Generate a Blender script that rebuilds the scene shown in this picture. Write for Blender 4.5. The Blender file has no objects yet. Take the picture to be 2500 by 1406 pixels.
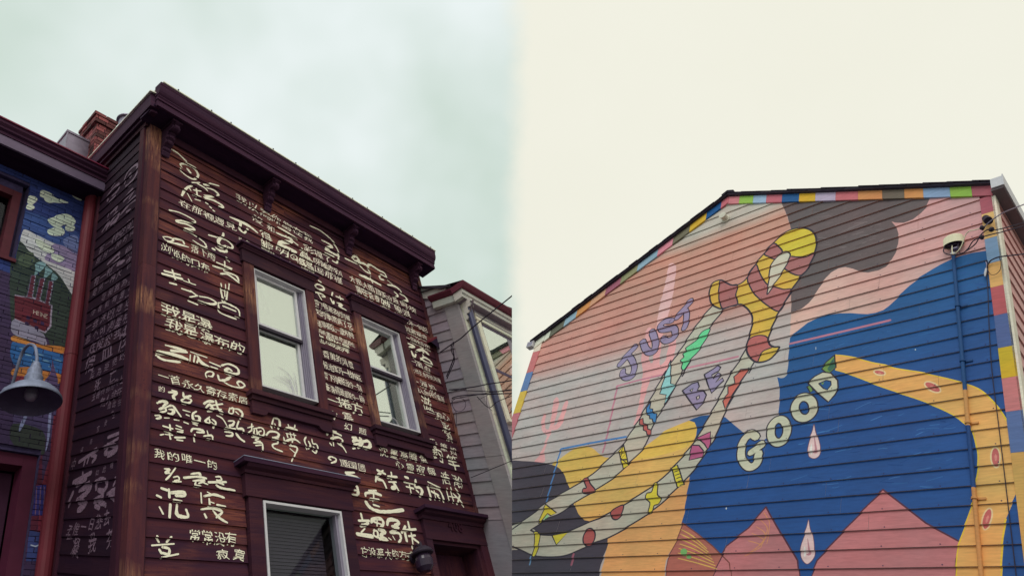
import bpy, math, random
import numpy as np
from mathutils import Vector, Matrix
from mathutils.geometry import tessellate_polygon
random.seed(7)
scn = bpy.context.scene
COL = scn.collection

# ------------------------------------------------------------------ camera and directions
F, PX, PY = 1718.0, 1250.0, 703.0          # focal length and centre, measured on the 2500 px wide photograph
def ray(x, y): return np.array([(x-PX)/F, -(y-PY)/F, 1.0])
def nz(v):
    v = np.asarray(v, float); return v/np.linalg.norm(v)
V1 = nz(ray(470, -1470)); H1 = nz(ray(2465, 1483)); G1 = nz(ray(-640, 1320))     # row of old houses: up, along the street, away down the alley
V2 = nz(ray(2125, -1690)); H2 = -nz(ray(-525, 1421))                              # mural house: up, along its wall
UPV = nz(V1+V2); FW = nz(np.array([0, 0, 1.0])-UPV*UPV[2]); RT = -np.cross(FW, UPV)
W = np.stack([RT, FW, UPV])                # camera axes -> world axes
CAMZ = 1.6
def world(p): return W @ np.asarray(p, float) + np.array([0, 0, CAMZ])

cam_d = bpy.data.cameras.new('camera'); cam = bpy.data.objects.new('camera', cam_d); COL.objects.link(cam)
cam_d.sensor_width = 36.0; cam_d.lens = F/2500*36; cam_d.clip_end = 2000; cam_d.clip_start = 0.05
r_, u_, f_ = W @ np.array([1., 0, 0]), W @ np.array([0, 1., 0]), W @ np.array([0, 0, 1.])
cam.matrix_world = Matrix(((r_[0], u_[0], -f_[0], 0), (r_[1], u_[1], -f_[1], 0), (r_[2], u_[2], -f_[2], CAMZ), (0, 0, 0, 1)))
scn.camera = cam

def lin(c):
    c = c/255.0
    return c/12.92 if c <= 0.04045 else ((c+0.055)/1.055)**2.4
KA, KM = 0.66, 0.80      # how much of a white wall's light reaches the lens on the old row / on the mural wall
def ca(r, g, b, k=None):
    k = k or KA; return (min(lin(r)/k, .95), min(lin(g)/k, .95), min(lin(b)/k, .95), 1)
def cm(r, g, b): return ca(r, g, b, KM)

# ------------------------------------------------------------------ sky and sun (overcast)
world_ = bpy.data.worlds.new('World'); scn.world = world_; world_.use_nodes = True
nt = world_.node_tree; nt.nodes.clear(); N = nt.nodes; Lk = nt.links
sky = N.new('ShaderNodeTexSky'); sky.sky_type = 'NISHITA'; sky.sun_disc = False
sky.sun_elevation = math.radians(48); sky.sun_rotation = math.radians(190)
geo = N.new('ShaderNodeTexCoord'); sep = N.new('ShaderNodeSeparateXYZ'); Lk.new(geo.outputs['Generated'], sep.inputs[0])
def nnoise(scale, detail, rough=.5, seed=None):
    n = N.new('ShaderNodeTexNoise'); n.inputs['Scale'].default_value = scale; n.inputs['Detail'].default_value = detail
    n.inputs['Roughness'].default_value = rough
    mp = N.new('ShaderNodeMapping'); mp.inputs['Location'].default_value = (seed or 0, 3.1, 1.7)
    Lk.new(geo.outputs['Generated'], mp.inputs['Vector']); Lk.new(mp.outputs[0], n.inputs['Vector']); return n
n1 = nnoise(2.2, 4, .5, 2.3); n2 = nnoise(2.6, 5, .55, 8.0)
r1 = N.new('ShaderNodeValToRGB'); r1.color_ramp.elements[0].position = .36; r1.color_ramp.elements[1].position = .60
r1.color_ramp.elements[0].color = (lin(202), lin(219), lin(208), 1); r1.color_ramp.elements[1].color = (lin(236), lin(245), lin(244), 1)
Lk.new(n1.outputs['Fac'], r1.inputs[0])
r2 = N.new('ShaderNodeValToRGB'); r2.color_ramp.elements[0].position = .3; r2.color_ramp.elements[1].position = .7
r2.color_ramp.elements[0].color = (lin(241), lin(240), lin(225), 1); r2.color_ramp.elements[1].color = (lin(244), lin(243), lin(229), 1)
Lk.new(n2.outputs['Fac'], r2.inputs[0])
mr = N.new('ShaderNodeMapRange'); mr.interpolation_type = 'SMOOTHSTEP'
mr.inputs['From Min'].default_value = -.022; mr.inputs['From Max'].default_value = .022
nw = nnoise(9.0, 5, .6, 5.0); wv = N.new('ShaderNodeMath'); wv.operation = 'MULTIPLY_ADD'; wv.inputs[1].default_value = .05
xo = N.new('ShaderNodeMath'); xo.operation = 'SUBTRACT'; xo.inputs[1].default_value = .025; Lk.new(sep.outputs['X'], xo.inputs[0])
Lk.new(nw.outputs['Fac'], wv.inputs[0]); Lk.new(xo.outputs[0], wv.inputs[2]); Lk.new(wv.outputs[0], mr.inputs['Value'])
mx = N.new('ShaderNodeMix'); mx.data_type = 'RGBA'; Lk.new(mr.outputs[0], mx.inputs[0]); Lk.new(r1.outputs[0], mx.inputs[6]); Lk.new(r2.outputs[0], mx.inputs[7])
b1 = N.new('ShaderNodeBackground'); b1.inputs['Strength'].default_value = .1; Lk.new(sky.outputs[0], b1.inputs[0])
b2 = N.new('ShaderNodeBackground'); b2.inputs['Strength'].default_value = 1.0; Lk.new(mx.outputs[2], b2.inputs[0])
ms = N.new('ShaderNodeMixShader'); ms.inputs[0].default_value = .985
Lk.new(b1.outputs[0], ms.inputs[1]); Lk.new(b2.outputs[0], ms.inputs[2])
wo = N.new('ShaderNodeOutputWorld'); Lk.new(ms.outputs[0], wo.inputs[0])

sd = bpy.data.lights.new('sun', 'SUN'); sd.energy = 0.9; sd.angle = math.radians(25); sd.color = (1, .97, .92)
sun = bpy.data.objects.new('sun', sd); COL.objects.link(sun)
el, az = math.radians(48), math.radians(190)     # high and behind the camera
sdir = Vector((math.sin(az)*math.cos(el), math.cos(az)*math.cos(el), math.sin(el)))
sun.rotation_euler = sdir.to_track_quat('Z', 'Y').to_euler(); sun.location = (0, -5, 20)

scn.view_settings.view_transform = 'Standard'; scn.view_settings.look = 'None'
scn.view_settings.exposure = 0; scn.view_settings.gamma = 1; scn.view_settings.use_curve_mapping = False
scn.render.engine = 'CYCLES'; scn.render.resolution_x = 1024; scn.render.resolution_y = 575
scn.cycles.max_bounces = 5; scn.cycles.transparent_max_bounces = 8

# ------------------------------------------------------------------ frames (a wall's own axes: u along, v up, w out)
class Fr:
    def __init__(s, O, U, V):
        s.O = np.array(O, float); s.U = U; s.V = V
        n = nz(np.cross(U, V)); s.N = -n if n @ s.O > 0 else n
    def P(s, u, v, w=0.): return s.O+s.U*u+s.V*v+s.N*w
    def at(s, x, y, w=0.):                 # where a measured point of the photograph lies on this wall
        d = ray(x, y); t = (s.N @ s.O+w)/(s.N @ d); p = d*t-s.O-s.N*w
        return np.linalg.lstsq(np.stack([s.U, s.V], 1), p, rcond=None)[0]

# ------------------------------------------------------------------ materials
MATS = {}
def newmat(name):
    m = bpy.data.materials.new(name); m.use_nodes = True; MATS[name] = m
    nt = m.node_tree; return m, nt, nt.nodes['Principled BSDF']
def uvmap(nt, sc, src='UV'):
    t = nt.nodes.new('ShaderNodeTexCoord'); mp = nt.nodes.new('ShaderNodeMapping'); mp.inputs['Scale'].default_value = sc
    nt.links.new(t.outputs[src], mp.inputs['Vector']); return mp
def noise(nt, sc, scale, detail=5, rough=.55, src='UV', obj_random=True):
    mp = uvmap(nt, sc, src)
    if obj_random:
        oi = nt.nodes.new('ShaderNodeObjectInfo'); cb = nt.nodes.new('ShaderNodeVectorMath'); cb.operation = 'SCALE'
        cb.inputs[0].default_value = (37, 19, 11); nt.links.new(oi.outputs['Random'], cb.inputs['Scale'])
        nt.links.new(cb.outputs[0], mp.inputs['Location'])
    n = nt.nodes.new('ShaderNodeTexNoise'); n.inputs['Scale'].default_value = scale; n.inputs['Detail'].default_value = detail
    n.inputs['Roughness'].default_value = rough; nt.links.new(mp.outputs[0], n.inputs['Vector']); return n.outputs['Fac']
def ramp(nt, fac, stops):
    r = nt.nodes.new('ShaderNodeValToRGB'); e = r.color_ramp.elements
    e[0].position, e[0].color = stops[0]; e[1].position, e[1].color = stops[1]
    for p, c in stops[2:]:
        k = e.new(p); k.color = c
    nt.links.new(fac, r.inputs[0]); return r.outputs[0]
def mixc(nt, fac, a, b, mode='MIX'):
    m = nt.nodes.new('ShaderNodeMix'); m.data_type = 'RGBA'; m.blend_type = mode
    for s, v in ((0, fac), (6, a), (7, b)):
        if hasattr(v, 'is_linked') or hasattr(v, 'links'): nt.links.new(v, m.inputs[s])
        else: m.inputs[s].default_value = v
    return m.outputs[2]
def bump(nt, bs, h, strength, dist=.004):
    b = nt.nodes.new('ShaderNodeBump'); b.inputs['Strength'].default_value = strength; b.inputs['Distance'].default_value = dist
    nt.links.new(h, b.inputs['Height']); nt.links.new(b.outputs[0], bs.inputs['Normal'])
g = lambda v: (v, v, v, 1)

def wood_mat(name, base, dark, worn, wmin, wmax, vert=False, rough=.82):
    m, nt, bs = newmat(name)
    st = (28, 2.2, 1) if vert else (2.2, 28, 1); st2 = (9, .8, 1) if vert else (.8, 9, 1)
    fine = noise(nt, st, 2.0, 8, .65); broad = noise(nt, st2, 1.6, 4, .6)
    mott = noise(nt, (1.0, 1.6, 1), .9, 3, .5, obj_random=False)
    c = mixc(nt, ramp(nt, broad, [(.35, g(0)), (.68, g(1))]), dark, base)
    w = nt.nodes.new('ShaderNodeMath'); w.operation = 'MULTIPLY'
    nt.links.new(ramp(nt, fine, [(.38, g(0)), (.7, g(1))]), w.inputs[0]); nt.links.new(ramp(nt, mott, [(wmin, g(0)), (wmax, g(1))]), w.inputs[1])
    c = mixc(nt, w.outputs[0], c, worn)
    oi = nt.nodes.new('ShaderNodeObjectInfo')
    c = mixc(nt, .55, c, ramp(nt, oi.outputs['Random'], [(0, g(.62)), (1, g(1.0)), (.5, (1.0, .8, .85, 1))]), 'MULTIPLY')
    sp = noise(nt, (1, 1, 1), 70, 2, .5)
    c = mixc(nt, ramp(nt, sp, [(.30, g(.8)), (.36, g(0))]), c, dark)
    nt.links.new(c, bs.inputs['Base Color']); bs.inputs['Roughness'].default_value = rough
    bs.inputs['Specular IOR Level'].default_value = .18
    bump(nt, bs, fine, .7, .004); return m
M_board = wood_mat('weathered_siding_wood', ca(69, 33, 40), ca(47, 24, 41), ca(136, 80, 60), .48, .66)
M_boardd = wood_mat('shaded_alley_wood', ca(43, 21, 36), ca(33, 15, 34), ca(62, 34, 42), .55, .75)  # alley copy of the siding wood, its shade put into the colour
M_trim = wood_mat('stained_trim_wood', ca(56, 29, 39), ca(44, 23, 39), ca(92, 54, 52), .50, .72)
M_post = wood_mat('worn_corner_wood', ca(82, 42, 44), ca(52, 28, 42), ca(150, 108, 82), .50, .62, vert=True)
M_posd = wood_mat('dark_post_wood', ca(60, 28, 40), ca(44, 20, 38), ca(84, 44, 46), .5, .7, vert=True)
M_crown = wood_mat('dark_cornice_wood', ca(60, 34, 54), ca(46, 24, 46), ca(80, 48, 62), .5, .8)
M_soff = wood_mat('soffit_wood', ca(46, 24, 50), ca(34, 14, 40), ca(56, 30, 50), .6, .9)

def simple(name, col, rough=.6, metal=0., var=.12, nscale=6, bumpd=.0, stretch=(1, 1, 1)):
    m, nt, bs = newmat(name)
    f = noise(nt, stretch, nscale, 6, .6)
    lo = tuple(c*(1-var) for c in col[:3])+(1,); hi = tuple(min(1, c*(1+var)) for c in col[:3])+(1,)
    nt.links.new(ramp(nt, f, [(.3, lo), (.7, hi)]), bs.inputs['Base Color'])
    bs.inputs['Roughness'].default_value = rough; bs.inputs['Metallic'].default_value = metal
    bs.inputs['Specular IOR Level'].default_value = .35
    if bumpd: bump(nt, bs, f, .5, bumpd)
    return m
# exterior paint whose colour comes from the colour laid on each face
def painted(name, rough, amp, st, bumpamt, grime=0.0):
    m, nt, bs = newmat(name)
    at = nt.nodes.new('ShaderNodeAttribute'); at.attribute_name = 'paint'
    n1_ = noise(nt, st, 3, 7, .6); n2_ = noise(nt, (1, 1, 1), 1.1, 5, .6, obj_random=False); n3_ = noise(nt, (4, 60, 1), 2.0, 5, .7)
    c = mixc(nt, 1.0, at.outputs['Color'], ramp(nt, n1_, [(.3, g(1-amp)), (.7, g(1+amp*.5))]), 'MULTIPLY')
    c = mixc(nt, 1.0, c, ramp(nt, n2_, [(.3, g(1-amp*.9)), (.7, g(1+amp*.4))]), 'MULTIPLY')
    c = mixc(nt, 1.0, c, ramp(nt, noise(nt, (1, 1.6, 1), .8, 4, .6, obj_random=False), [(.32, (.90, 1.03, 1.04, 1)), (.68, (1.06, .97, .97, 1))]), 'MULTIPLY')
    if grime:
        c = mixc(nt, ramp(nt, noise(nt, (1, 1, 1), 9, 8, .7, obj_random=False), [(.55, g(0)), (.8, g(grime))]), c, (.12, .10, .11, 1))
    nt.links.new(c, bs.inputs['Base Color']); bs.inputs['Roughness'].default_value = rough
    bs.inputs['Specular IOR Level'].default_value = .3
    bump(nt, bs, n3_, bumpamt, .002); return m
M_paint = painted('house_paint', .62, .15, (2, 14, 1), .35, .05)
M_brickp = painted('painted_brick', .8, .16, (12, 12, 1), .9, .16)
# dry brushed lettering: cream where the brush left paint, wood where it skipped
def brush_mat(name, c, under, lo, hi):
    m, nt, bs = newmat(name)
    f = noise(nt, (20, 46, 1), 2.4, 6, .75)
    col = mixc(nt, ramp(nt, f, [(lo, g(1)), (hi, g(0))]), c, under)
    nt.links.new(col, bs.inputs['Base Color']); bs.inputs['Roughness'].default_value = .7; return m
M_ink = brush_mat('cream_brush_paint', ca(206, 202, 182), ca(112, 78, 74), .32, .43)
M_ink2 = brush_mat('thin_cream_brush_paint', ca(206, 198, 182), ca(104, 70, 72), .30, .44)
M_inkd = brush_mat('shaded_brush_paint', ca(124, 100, 118), ca(60, 38, 54), .36, .54)  # alley lettering, cream darkened to carry the wall's shade
M_white = simple('white_window_frame', ca(176, 174, 180), .45, 0, .06, 20)
M_greyf = simple('grey_window_track', ca(128, 122, 138), .4, .3, .15, 30, .0, (8, .5, 1))
M_black = simple('black_rubber', ca(34, 24, 40), .6, 0, .2, 20)
M_dark = simple('dark_void', ca(36, 18, 42), .9, 0, .2, 3)
M_blind = simple('pale_window_blind', (.86, .9, .84, 1), .7, 0, .05, 30)
M_blindd = simple('dim_window_blind', ca(58, 44, 64), .7, 0, .1, 30)
M_zinc = simple('galvanised_sheet', ca(120, 112, 128), .45, .55, .22, 9, .001)
M_zincp = simple('galvanised_lamp_shade', ca(118, 124, 146), .55, .2, .25, 14, .001)
M_shin = simple('dark_roof_shingle', ca(52, 46, 58), .85, 0, .3, 12, .003)
M_flash = simple('pale_metal_roof_edge', ca(214, 208, 190), .5, .1, .1, 12)
M_redp = simple('red_pipe_paint', ca(92, 28, 40), .65, 0, .14, 5)
M_bluep = simple('dark_blue_downspout', ca(54, 54, 78), .3, .1, .15, 6)
M_roofb = simple('dull_roofing', (.08, .07, .08, 1), .9, 0, .3, 4)
M_asph = simple('asphalt', (.05, .05, .053, 1), .9, 0, .25, 3, .004)
M_conc = simple('pavement_concrete', (.13, .125, .12, 1), .85, 0, .12, 3, .003)
M_cream = simple('cream_plastic', cm(214, 206, 176), .5, 0, .06, 20)
M_mort = simple('painted_mortar', ca(54, 46, 76), .95, 0, .3, 20)
M_chbr = painted('raw_chimney_brick', .85, .3, (14, 14, 1), .9, .3)
def glass(name, refl, tint, rough=.02):
    m, nt, bs = newmat(name); nt.nodes.remove(bs)
    gl = nt.nodes.new('ShaderNodeBsdfGlossy'); gl.inputs['Roughness'].default_value = rough; gl.inputs['Color'].default_value = tint
    tr = nt.nodes.new('ShaderNodeBsdfTransparent'); tr.inputs[0].default_value = (.85, .9, .87, 1)
    n = noise(nt, (1, 1, 1), 2.0, 2, .5); b = nt.nodes.new('ShaderNodeBump'); b.inputs['Strength'].default_value = .02; b.inputs['Distance'].default_value = .01
    nt.links.new(n, b.inputs['Height']); nt.links.new(b.outputs[0], gl.inputs['Normal'])
    mx = nt.nodes.new('ShaderNodeMixShader'); mx.inputs[0].default_value = refl
    nt.links.new(tr.outputs[0], mx.inputs[1]); nt.links.new(gl.outputs[0], mx.inputs[2])
    nt.links.new(mx.outputs[0], nt.nodes['Material Output'].inputs[0]); return m
M_glass = glass('sky_lit_window_glass', .62, (.88, .92, .86, 1))
M_glassd = glass('dark_window_glass', .02, (.8, .8, .9, 1))

# ------------------------------------------------------------------ mesh building
class MB:
    def __init__(s): s.v = []; s.f = []; s.uv = []; s.mi = []; s.col = []; s.mats = []
    def mat(s, m):
        if m not in s.mats: s.mats.append(m)
        return s.mats.index(m)
    cut = False
    def poly(s, pts, uvs, m, col=(1, 1, 1, 1)):
        if s.cut:                                             # the grey house ends at its party line, the plumb plane x = 0
            out = []; n = len(pts)
            for k in range(n):
                p, q = pts[k], pts[(k+1) % n]; a, b = uvs[k], uvs[(k+1) % n]
                if p[0] <= 0: out.append((p, a))
                if (p[0] <= 0) != (q[0] <= 0):
                    t = p[0]/(p[0]-q[0]); out.append((np.array(p)+(np.array(q)-p)*t, tuple(np.array(a)+(np.array(b)-a)*t)))
            if len(out) < 3: return
            pts = [o[0] for o in out]; uvs = [o[1] for o in out]
            if isinstance(col, list): col = col[0]
        i = len(s.v); s.v += [tuple(p) for p in pts]; s.f.append(tuple(range(i, i+len(pts)))); s.uv.append(uvs)
        s.mi.append(s.mat(m)); s.col.append(col)
    def box(s, fr, u0, u1, v0, v1, w0, w1, m, col=(1, 1, 1, 1)):
        P = fr.P
        def q(a, b, c, d, ua): s.poly([P(*a), P(*b), P(*c), P(*d)], ua, m, col)
        q((u0, v0, w1), (u1, v0, w1), (u1, v1, w1), (u0, v1, w1), [(u0, v0), (u1, v0), (u1, v1), (u0, v1)])
        q((u0, v0, w0), (u0, v1, w0), (u1, v1, w0), (u1, v0, w0), [(u0, v0), (u0, v1), (u1, v1), (u1, v0)])
        for v, k in ((v0, 0), (v1, .1)):
            q((u0, v, w0), (u1, v, w0), (u1, v, w1), (u0, v, w1), [(u0, v+w0), (u1, v+w0), (u1, v+w1), (u0, v+w1)])
        for u in (u0, u1):
            q((u, v0, w0), (u, v1, w0), (u, v1, w1), (u, v0, w1), [(u+w0, v0), (u+w0, v1), (u+w1, v1), (u+w1, v0)])
    def prism(s, fr, pts, w0, w1, m, col=(1, 1, 1, 1)):       # outline in (u, v), thickness along w
        P = fr.P; n = len(pts)
        for t in tessellate_polygon([[Vector((p[0], p[1], 0)) for p in pts]]):
            s.poly([P(*pts[i], w1) for i in t], [tuple(pts[i]) for i in t], m, col)
            s.poly([P(*pts[i], w0) for i in t], [tuple(pts[i]) for i in t], m, col)
        for i in range(n):
            a, b = pts[i], pts[(i+1) % n]
            s.poly([P(*a, w0), P(*b, w0), P(*b, w1), P(*a, w1)], [(a[0], a[1]), (b[0], b[1]), (b[0]+.01, b[1]+w1-w0), (a[0]+.01, a[1]+w1-w0)], m, col)
    def extrude_u(s, fr, prof, u0, u1, m, col=(1, 1, 1, 1)):  # outline in (w, v), run along u
        P = fr.P; n = len(prof)
        for t in tessellate_polygon([[Vector((p[0], p[1], 0)) for p in prof]]):
            for u in (u0, u1): s.poly([P(u, prof[i][1], prof[i][0]) for i in t], [(prof[i][0], prof[i][1]) for i in t], m, col)
        acc = 0
        for i in range(n):
            a, b = prof[i], prof[(i+1) % n]; L = math.hypot(a[0]-b[0], a[1]-b[1])
            s.poly([P(u0, a[1], a[0]), P(u1, a[1], a[0]), P(u1, b[1], b[0]), P(u0, b[1], b[0])], [(u0, acc), (u1, acc), (u1, acc+L), (u0, acc+L)], m, col); acc += L
    def tube(s, pts, r, m, seg=8, col=(1, 1, 1, 1), cap=True):
        pts = [np.array(p, float) for p in pts]; rings = []
        rr = r if hasattr(r, '__len__') else [r]*len(pts); up = np.array([.3, .5, .81])
        for i, p in enumerate(pts):
            d = nz(pts[min(i+1, len(pts)-1)]-pts[max(i-1, 0)])
            a = nz(np.cross(d, up)) if abs(d @ nz(up)) < .98 else nz(np.cross(d, [1, 0, 0])); b = np.cross(d, a)
            rings.append([p+(a*math.cos(k*2*math.pi/seg)+b*math.sin(k*2*math.pi/seg))*rr[i] for k in range(seg)])
        L = 0
        for i in range(len(pts)-1):
            dl = np.linalg.norm(pts[i+1]-pts[i])
            for k in range(seg):
                k2 = (k+1) % seg
                s.poly([rings[i][k], rings[i][k2], rings[i+1][k2], rings[i+1][k]], [(k/seg*.3, L), ((k+1)/seg*.3, L), ((k+1)/seg*.3, L+dl), (k/seg*.3, L+dl)], m, col)
            L += dl
        if cap:
            for R in (rings[0], rings[-1]): s.poly(R, [(0, 0)]*seg, m, col)
    def lathe(s, o, ax, prof, m, seg=32, col=(1, 1, 1, 1)):   # prof: (radius, height along ax)
        ax = nz(ax); a = nz(np.cross(ax, [.2, .9, .3])); b = np.cross(ax, a)
        for i in range(len(prof)-1):
            for k in range(seg):
                q = []
                for (r, h), kk in ((prof[i], k), (prof[i], k+1), (prof[i+1], k+1), (prof[i+1], k)):
                    t = kk*2*math.pi/seg; q.append(o+ax*h+(a*math.cos(t)+b*math.sin(t))*r)
                s.poly(q, [(k/seg, prof[i][1]), ((k+1)/seg, prof[i][1]), ((k+1)/seg, prof[i+1][1]), (k/seg, prof[i+1][1])], m, col)
    def obox(s, O, a, b, c, m, col=(1, 1, 1, 1)):             # box from a corner and three edge vectors
        O = np.array(O, float); la, lb, lc = (np.linalg.norm(x) for x in (a, b, c))
        for o, x, y, lx, ly in ((O, a, b, la, lb), (O+c, a, b, la, lb), (O, a, c, la, lc), (O+b, a, c, la, lc), (O, b, c, lb, lc), (O+a, b, c, lb, lc)):
            s.poly([o, o+x, o+x+y, o+y], [(0, 0), (lx, 0), (lx, ly), (0, ly)], m, col)
    def build(s, name, parent=None, label=None, kind=None, smooth=False):
        if not s.f: return None
        org = parent['_o'] if parent is not None else [0, 0, 0]
        org = np.array([org[0], org[1], org[2]])
        me = bpy.data.meshes.new(name)
        vw = (np.array(s.v) @ W.T)+np.array([0, 0, CAMZ])-org
        me.from_pydata(vw.tolist(), [], s.f)
        for m in s.mats: me.materials.append(m)
        me.polygons.foreach_set('material_index', s.mi)
        uvl = me.uv_layers.new(name='wall'); flat = np.array([c for f in s.uv for p in f for c in p[:2]], dtype=np.float32)
        uvl.data.foreach_set('uv', flat)
        ct = me.color_attributes.new('paint', 'FLOAT_COLOR', 'CORNER')
        cc = []
        for f, c in zip(s.f, s.col):
            if isinstance(c, list):
                for x in c: cc += list(x)
            else: cc += list(c)*len(f)
        ct.data.foreach_set('color', cc)
        if smooth: me.polygons.foreach_set('use_smooth', [True]*len(me.polygons))
        me.update()
        o = bpy.data.objects.new(name, me); COL.objects.link(o)
        if parent is not None: o.parent = parent
        if label: o['label'] = label
        if kind: o['kind'] = kind
        return o
def thing(name, label, cat, base, group=None):                # base given in camera axes
    o = bpy.data.objects.new(name, None); COL.objects.link(o); p = world(base)
    o.location = p; o.empty_display_size = .2; o['label'] = label; o['category'] = cat; o['_o'] = [float(x) for x in p]
    if group: o['group'] = group
    return o
def tag(o, label, cat, group=None):
    o['label'] = label; o['category'] = cat
    if group: o['group'] = group
    return o
def holder(part):                                             # lets sub-parts be built under a part
    part['_o'] = list(part.parent['_o']) if part.parent else [0, 0, 0]; return part
def part_empty(name, parent):
    o = bpy.data.objects.new(name, None); COL.objects.link(o); o.parent = parent; o['_o'] = list(parent['_o']); return o

# clipping
def clip(poly, a, b, c):                                      # keep a*u + b*v + c >= 0 ; convex polygon of (u, v)
    out = []; n = len(poly)
    for i in range(n):
        p, q = poly[i], poly[(i+1) % n]; dp, dq = a*p[0]+b*p[1]+c, a*q[0]+b*q[1]+c
        if dp >= 0: out.append(p)
        if (dp >= 0) != (dq >= 0):
            t = dp/(dp-dq); out.append((p[0]+(q[0]-p[0])*t, p[1]+(q[1]-p[1])*t))
    return out
def clip_rect(poly, u0, u1, v0, v1):
    for h in ((1, 0, -u0), (-1, 0, u1), (0, 1, -v0), (0, -1, v1)):
        if len(poly) < 3: return []
        poly = clip(poly, *h)
    return poly if len(poly) >= 3 else []
def spline(pts, n=5, closed=False):
    pts = [np.array(p, float) for p in pts]; out = []; L = len(pts)
    if L < 3: return pts
    for i in range(L if closed else L-1):
        if closed: p0, p1, p2, p3 = pts[i-1], pts[i], pts[(i+1) % L], pts[(i+2) % L]
        else: p0, p1, p2, p3 = pts[max(i-1, 0)], pts[i], pts[i+1], pts[min(i+2, L-1)]
        for k in range(n):
            t = k/n; out.append(.5*((2*p1)+(-p0+p2)*t+(2*p0-5*p1+4*p2-p3)*t*t+(-p0+3*p1-3*p2+p3)*t**3))
    if not closed: out.append(pts[-1])
    return out
def ribbon(pts, wd, taper=False, rough=0., rnd=random):       # -> convex pieces
    pts = [np.array(p, float) for p in pts]; n = len(pts); out = []
    L = []; R = []; ph = rnd.uniform(0, 6)
    for i, p in enumerate(pts):
        d = pts[min(i+1, n-1)]-pts[max(i-1, 0)]; l = np.linalg.norm(d)
        if l < 1e-9: d = np.array([1., 0]); l = 1
        nn = np.array([-d[1], d[0]])/l; w = wd/2
        if taper: w *= .62+.42*math.sin(math.pi*(.08+.84*i/max(1, n-1)))+.13*math.sin(ph+6.6*i/max(1, n-1))
        if rough: w *= 1+rnd.uniform(-rough, rough)
        L.append(p+nn*w); R.append(p-nn*w)
    for i in range(n-1): out.append([tuple(L[i]), tuple(R[i]), tuple(R[i+1]), tuple(L[i+1])])
    for p, k in ((pts[0], 0), (pts[-1], -1)):
        w = np.linalg.norm(L[k]-R[k])/2
        out.append([(p[0]+w*math.cos(t*math.pi/3.5), p[1]+w*math.sin(t*math.pi/3.5)) for t in range(7)])
    return out
def tris(pts):
    return [[tuple(pts[i][:2]) for i in t] for t in tessellate_polygon([[Vector((p[0], p[1], 0)) for p in pts]])]

# ------------------------------------------------------------------ wall frames
A = Fr(ray(363.5, 292.6)*7.0, H1, V1)                         # front of the written-on house
S = Fr(A.O, G1, V1)                                           # its alley side
AR = 4.113                                                    # width of its front
cpt = A.P(*A.at(1090, 960))
C = Fr(cpt, -G1, V1)                                          # alley side of the grey house
CE = .665
D = Fr(C.P(CE, 0), H1, V1)                                    # street front of the grey house
Mw = Fr(ray(1327, 833)*15, H2, V2)                            # the gabled mural wall
uS = S.at(229, 540)[0]
B = Fr(S.P(uS, 0), H1, V1)                                    # brick house front
def ground_v(fr, u):                                          # v at which this wall meets the ground
    p0 = world(fr.P(u, 0)); p1 = world(fr.P(u, 1)); return -p0[2]/(p1[2]-p0[2])
# ------------------------------------------------------------------ ground
gm = MB(); G0 = np.linalg.inv(W)
def wp(x, y, z): return np.array(W.T @ (np.array([x, y, z])-np.array([0, 0, CAMZ])))
def flat(name, x0, x1, y0, y1, z, m):
    b = MB(); b.poly([wp(x0, y0, z), wp(x1, y0, z), wp(x1, y1, z), wp(x0, y1, z)], [(x0, y0), (x1, y0), (x1, y1), (x0, y1)], m)
    return b.build(name, kind='structure')
flat('ground', -600, 600, -600, 600, -.02, M_conc)
flat('road', -60, 60, -8, 3.2, -.012, M_asph)
pv = MB(); pv.obox(wp(-40, 3.2, -.02), W.T @ np.array([80., 0, 0]), W.T @ np.array([0, 1.6, 0]), W.T @ np.array([0, 0, .13]), M_conc); pv.build('pavement', kind='structure')

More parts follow.
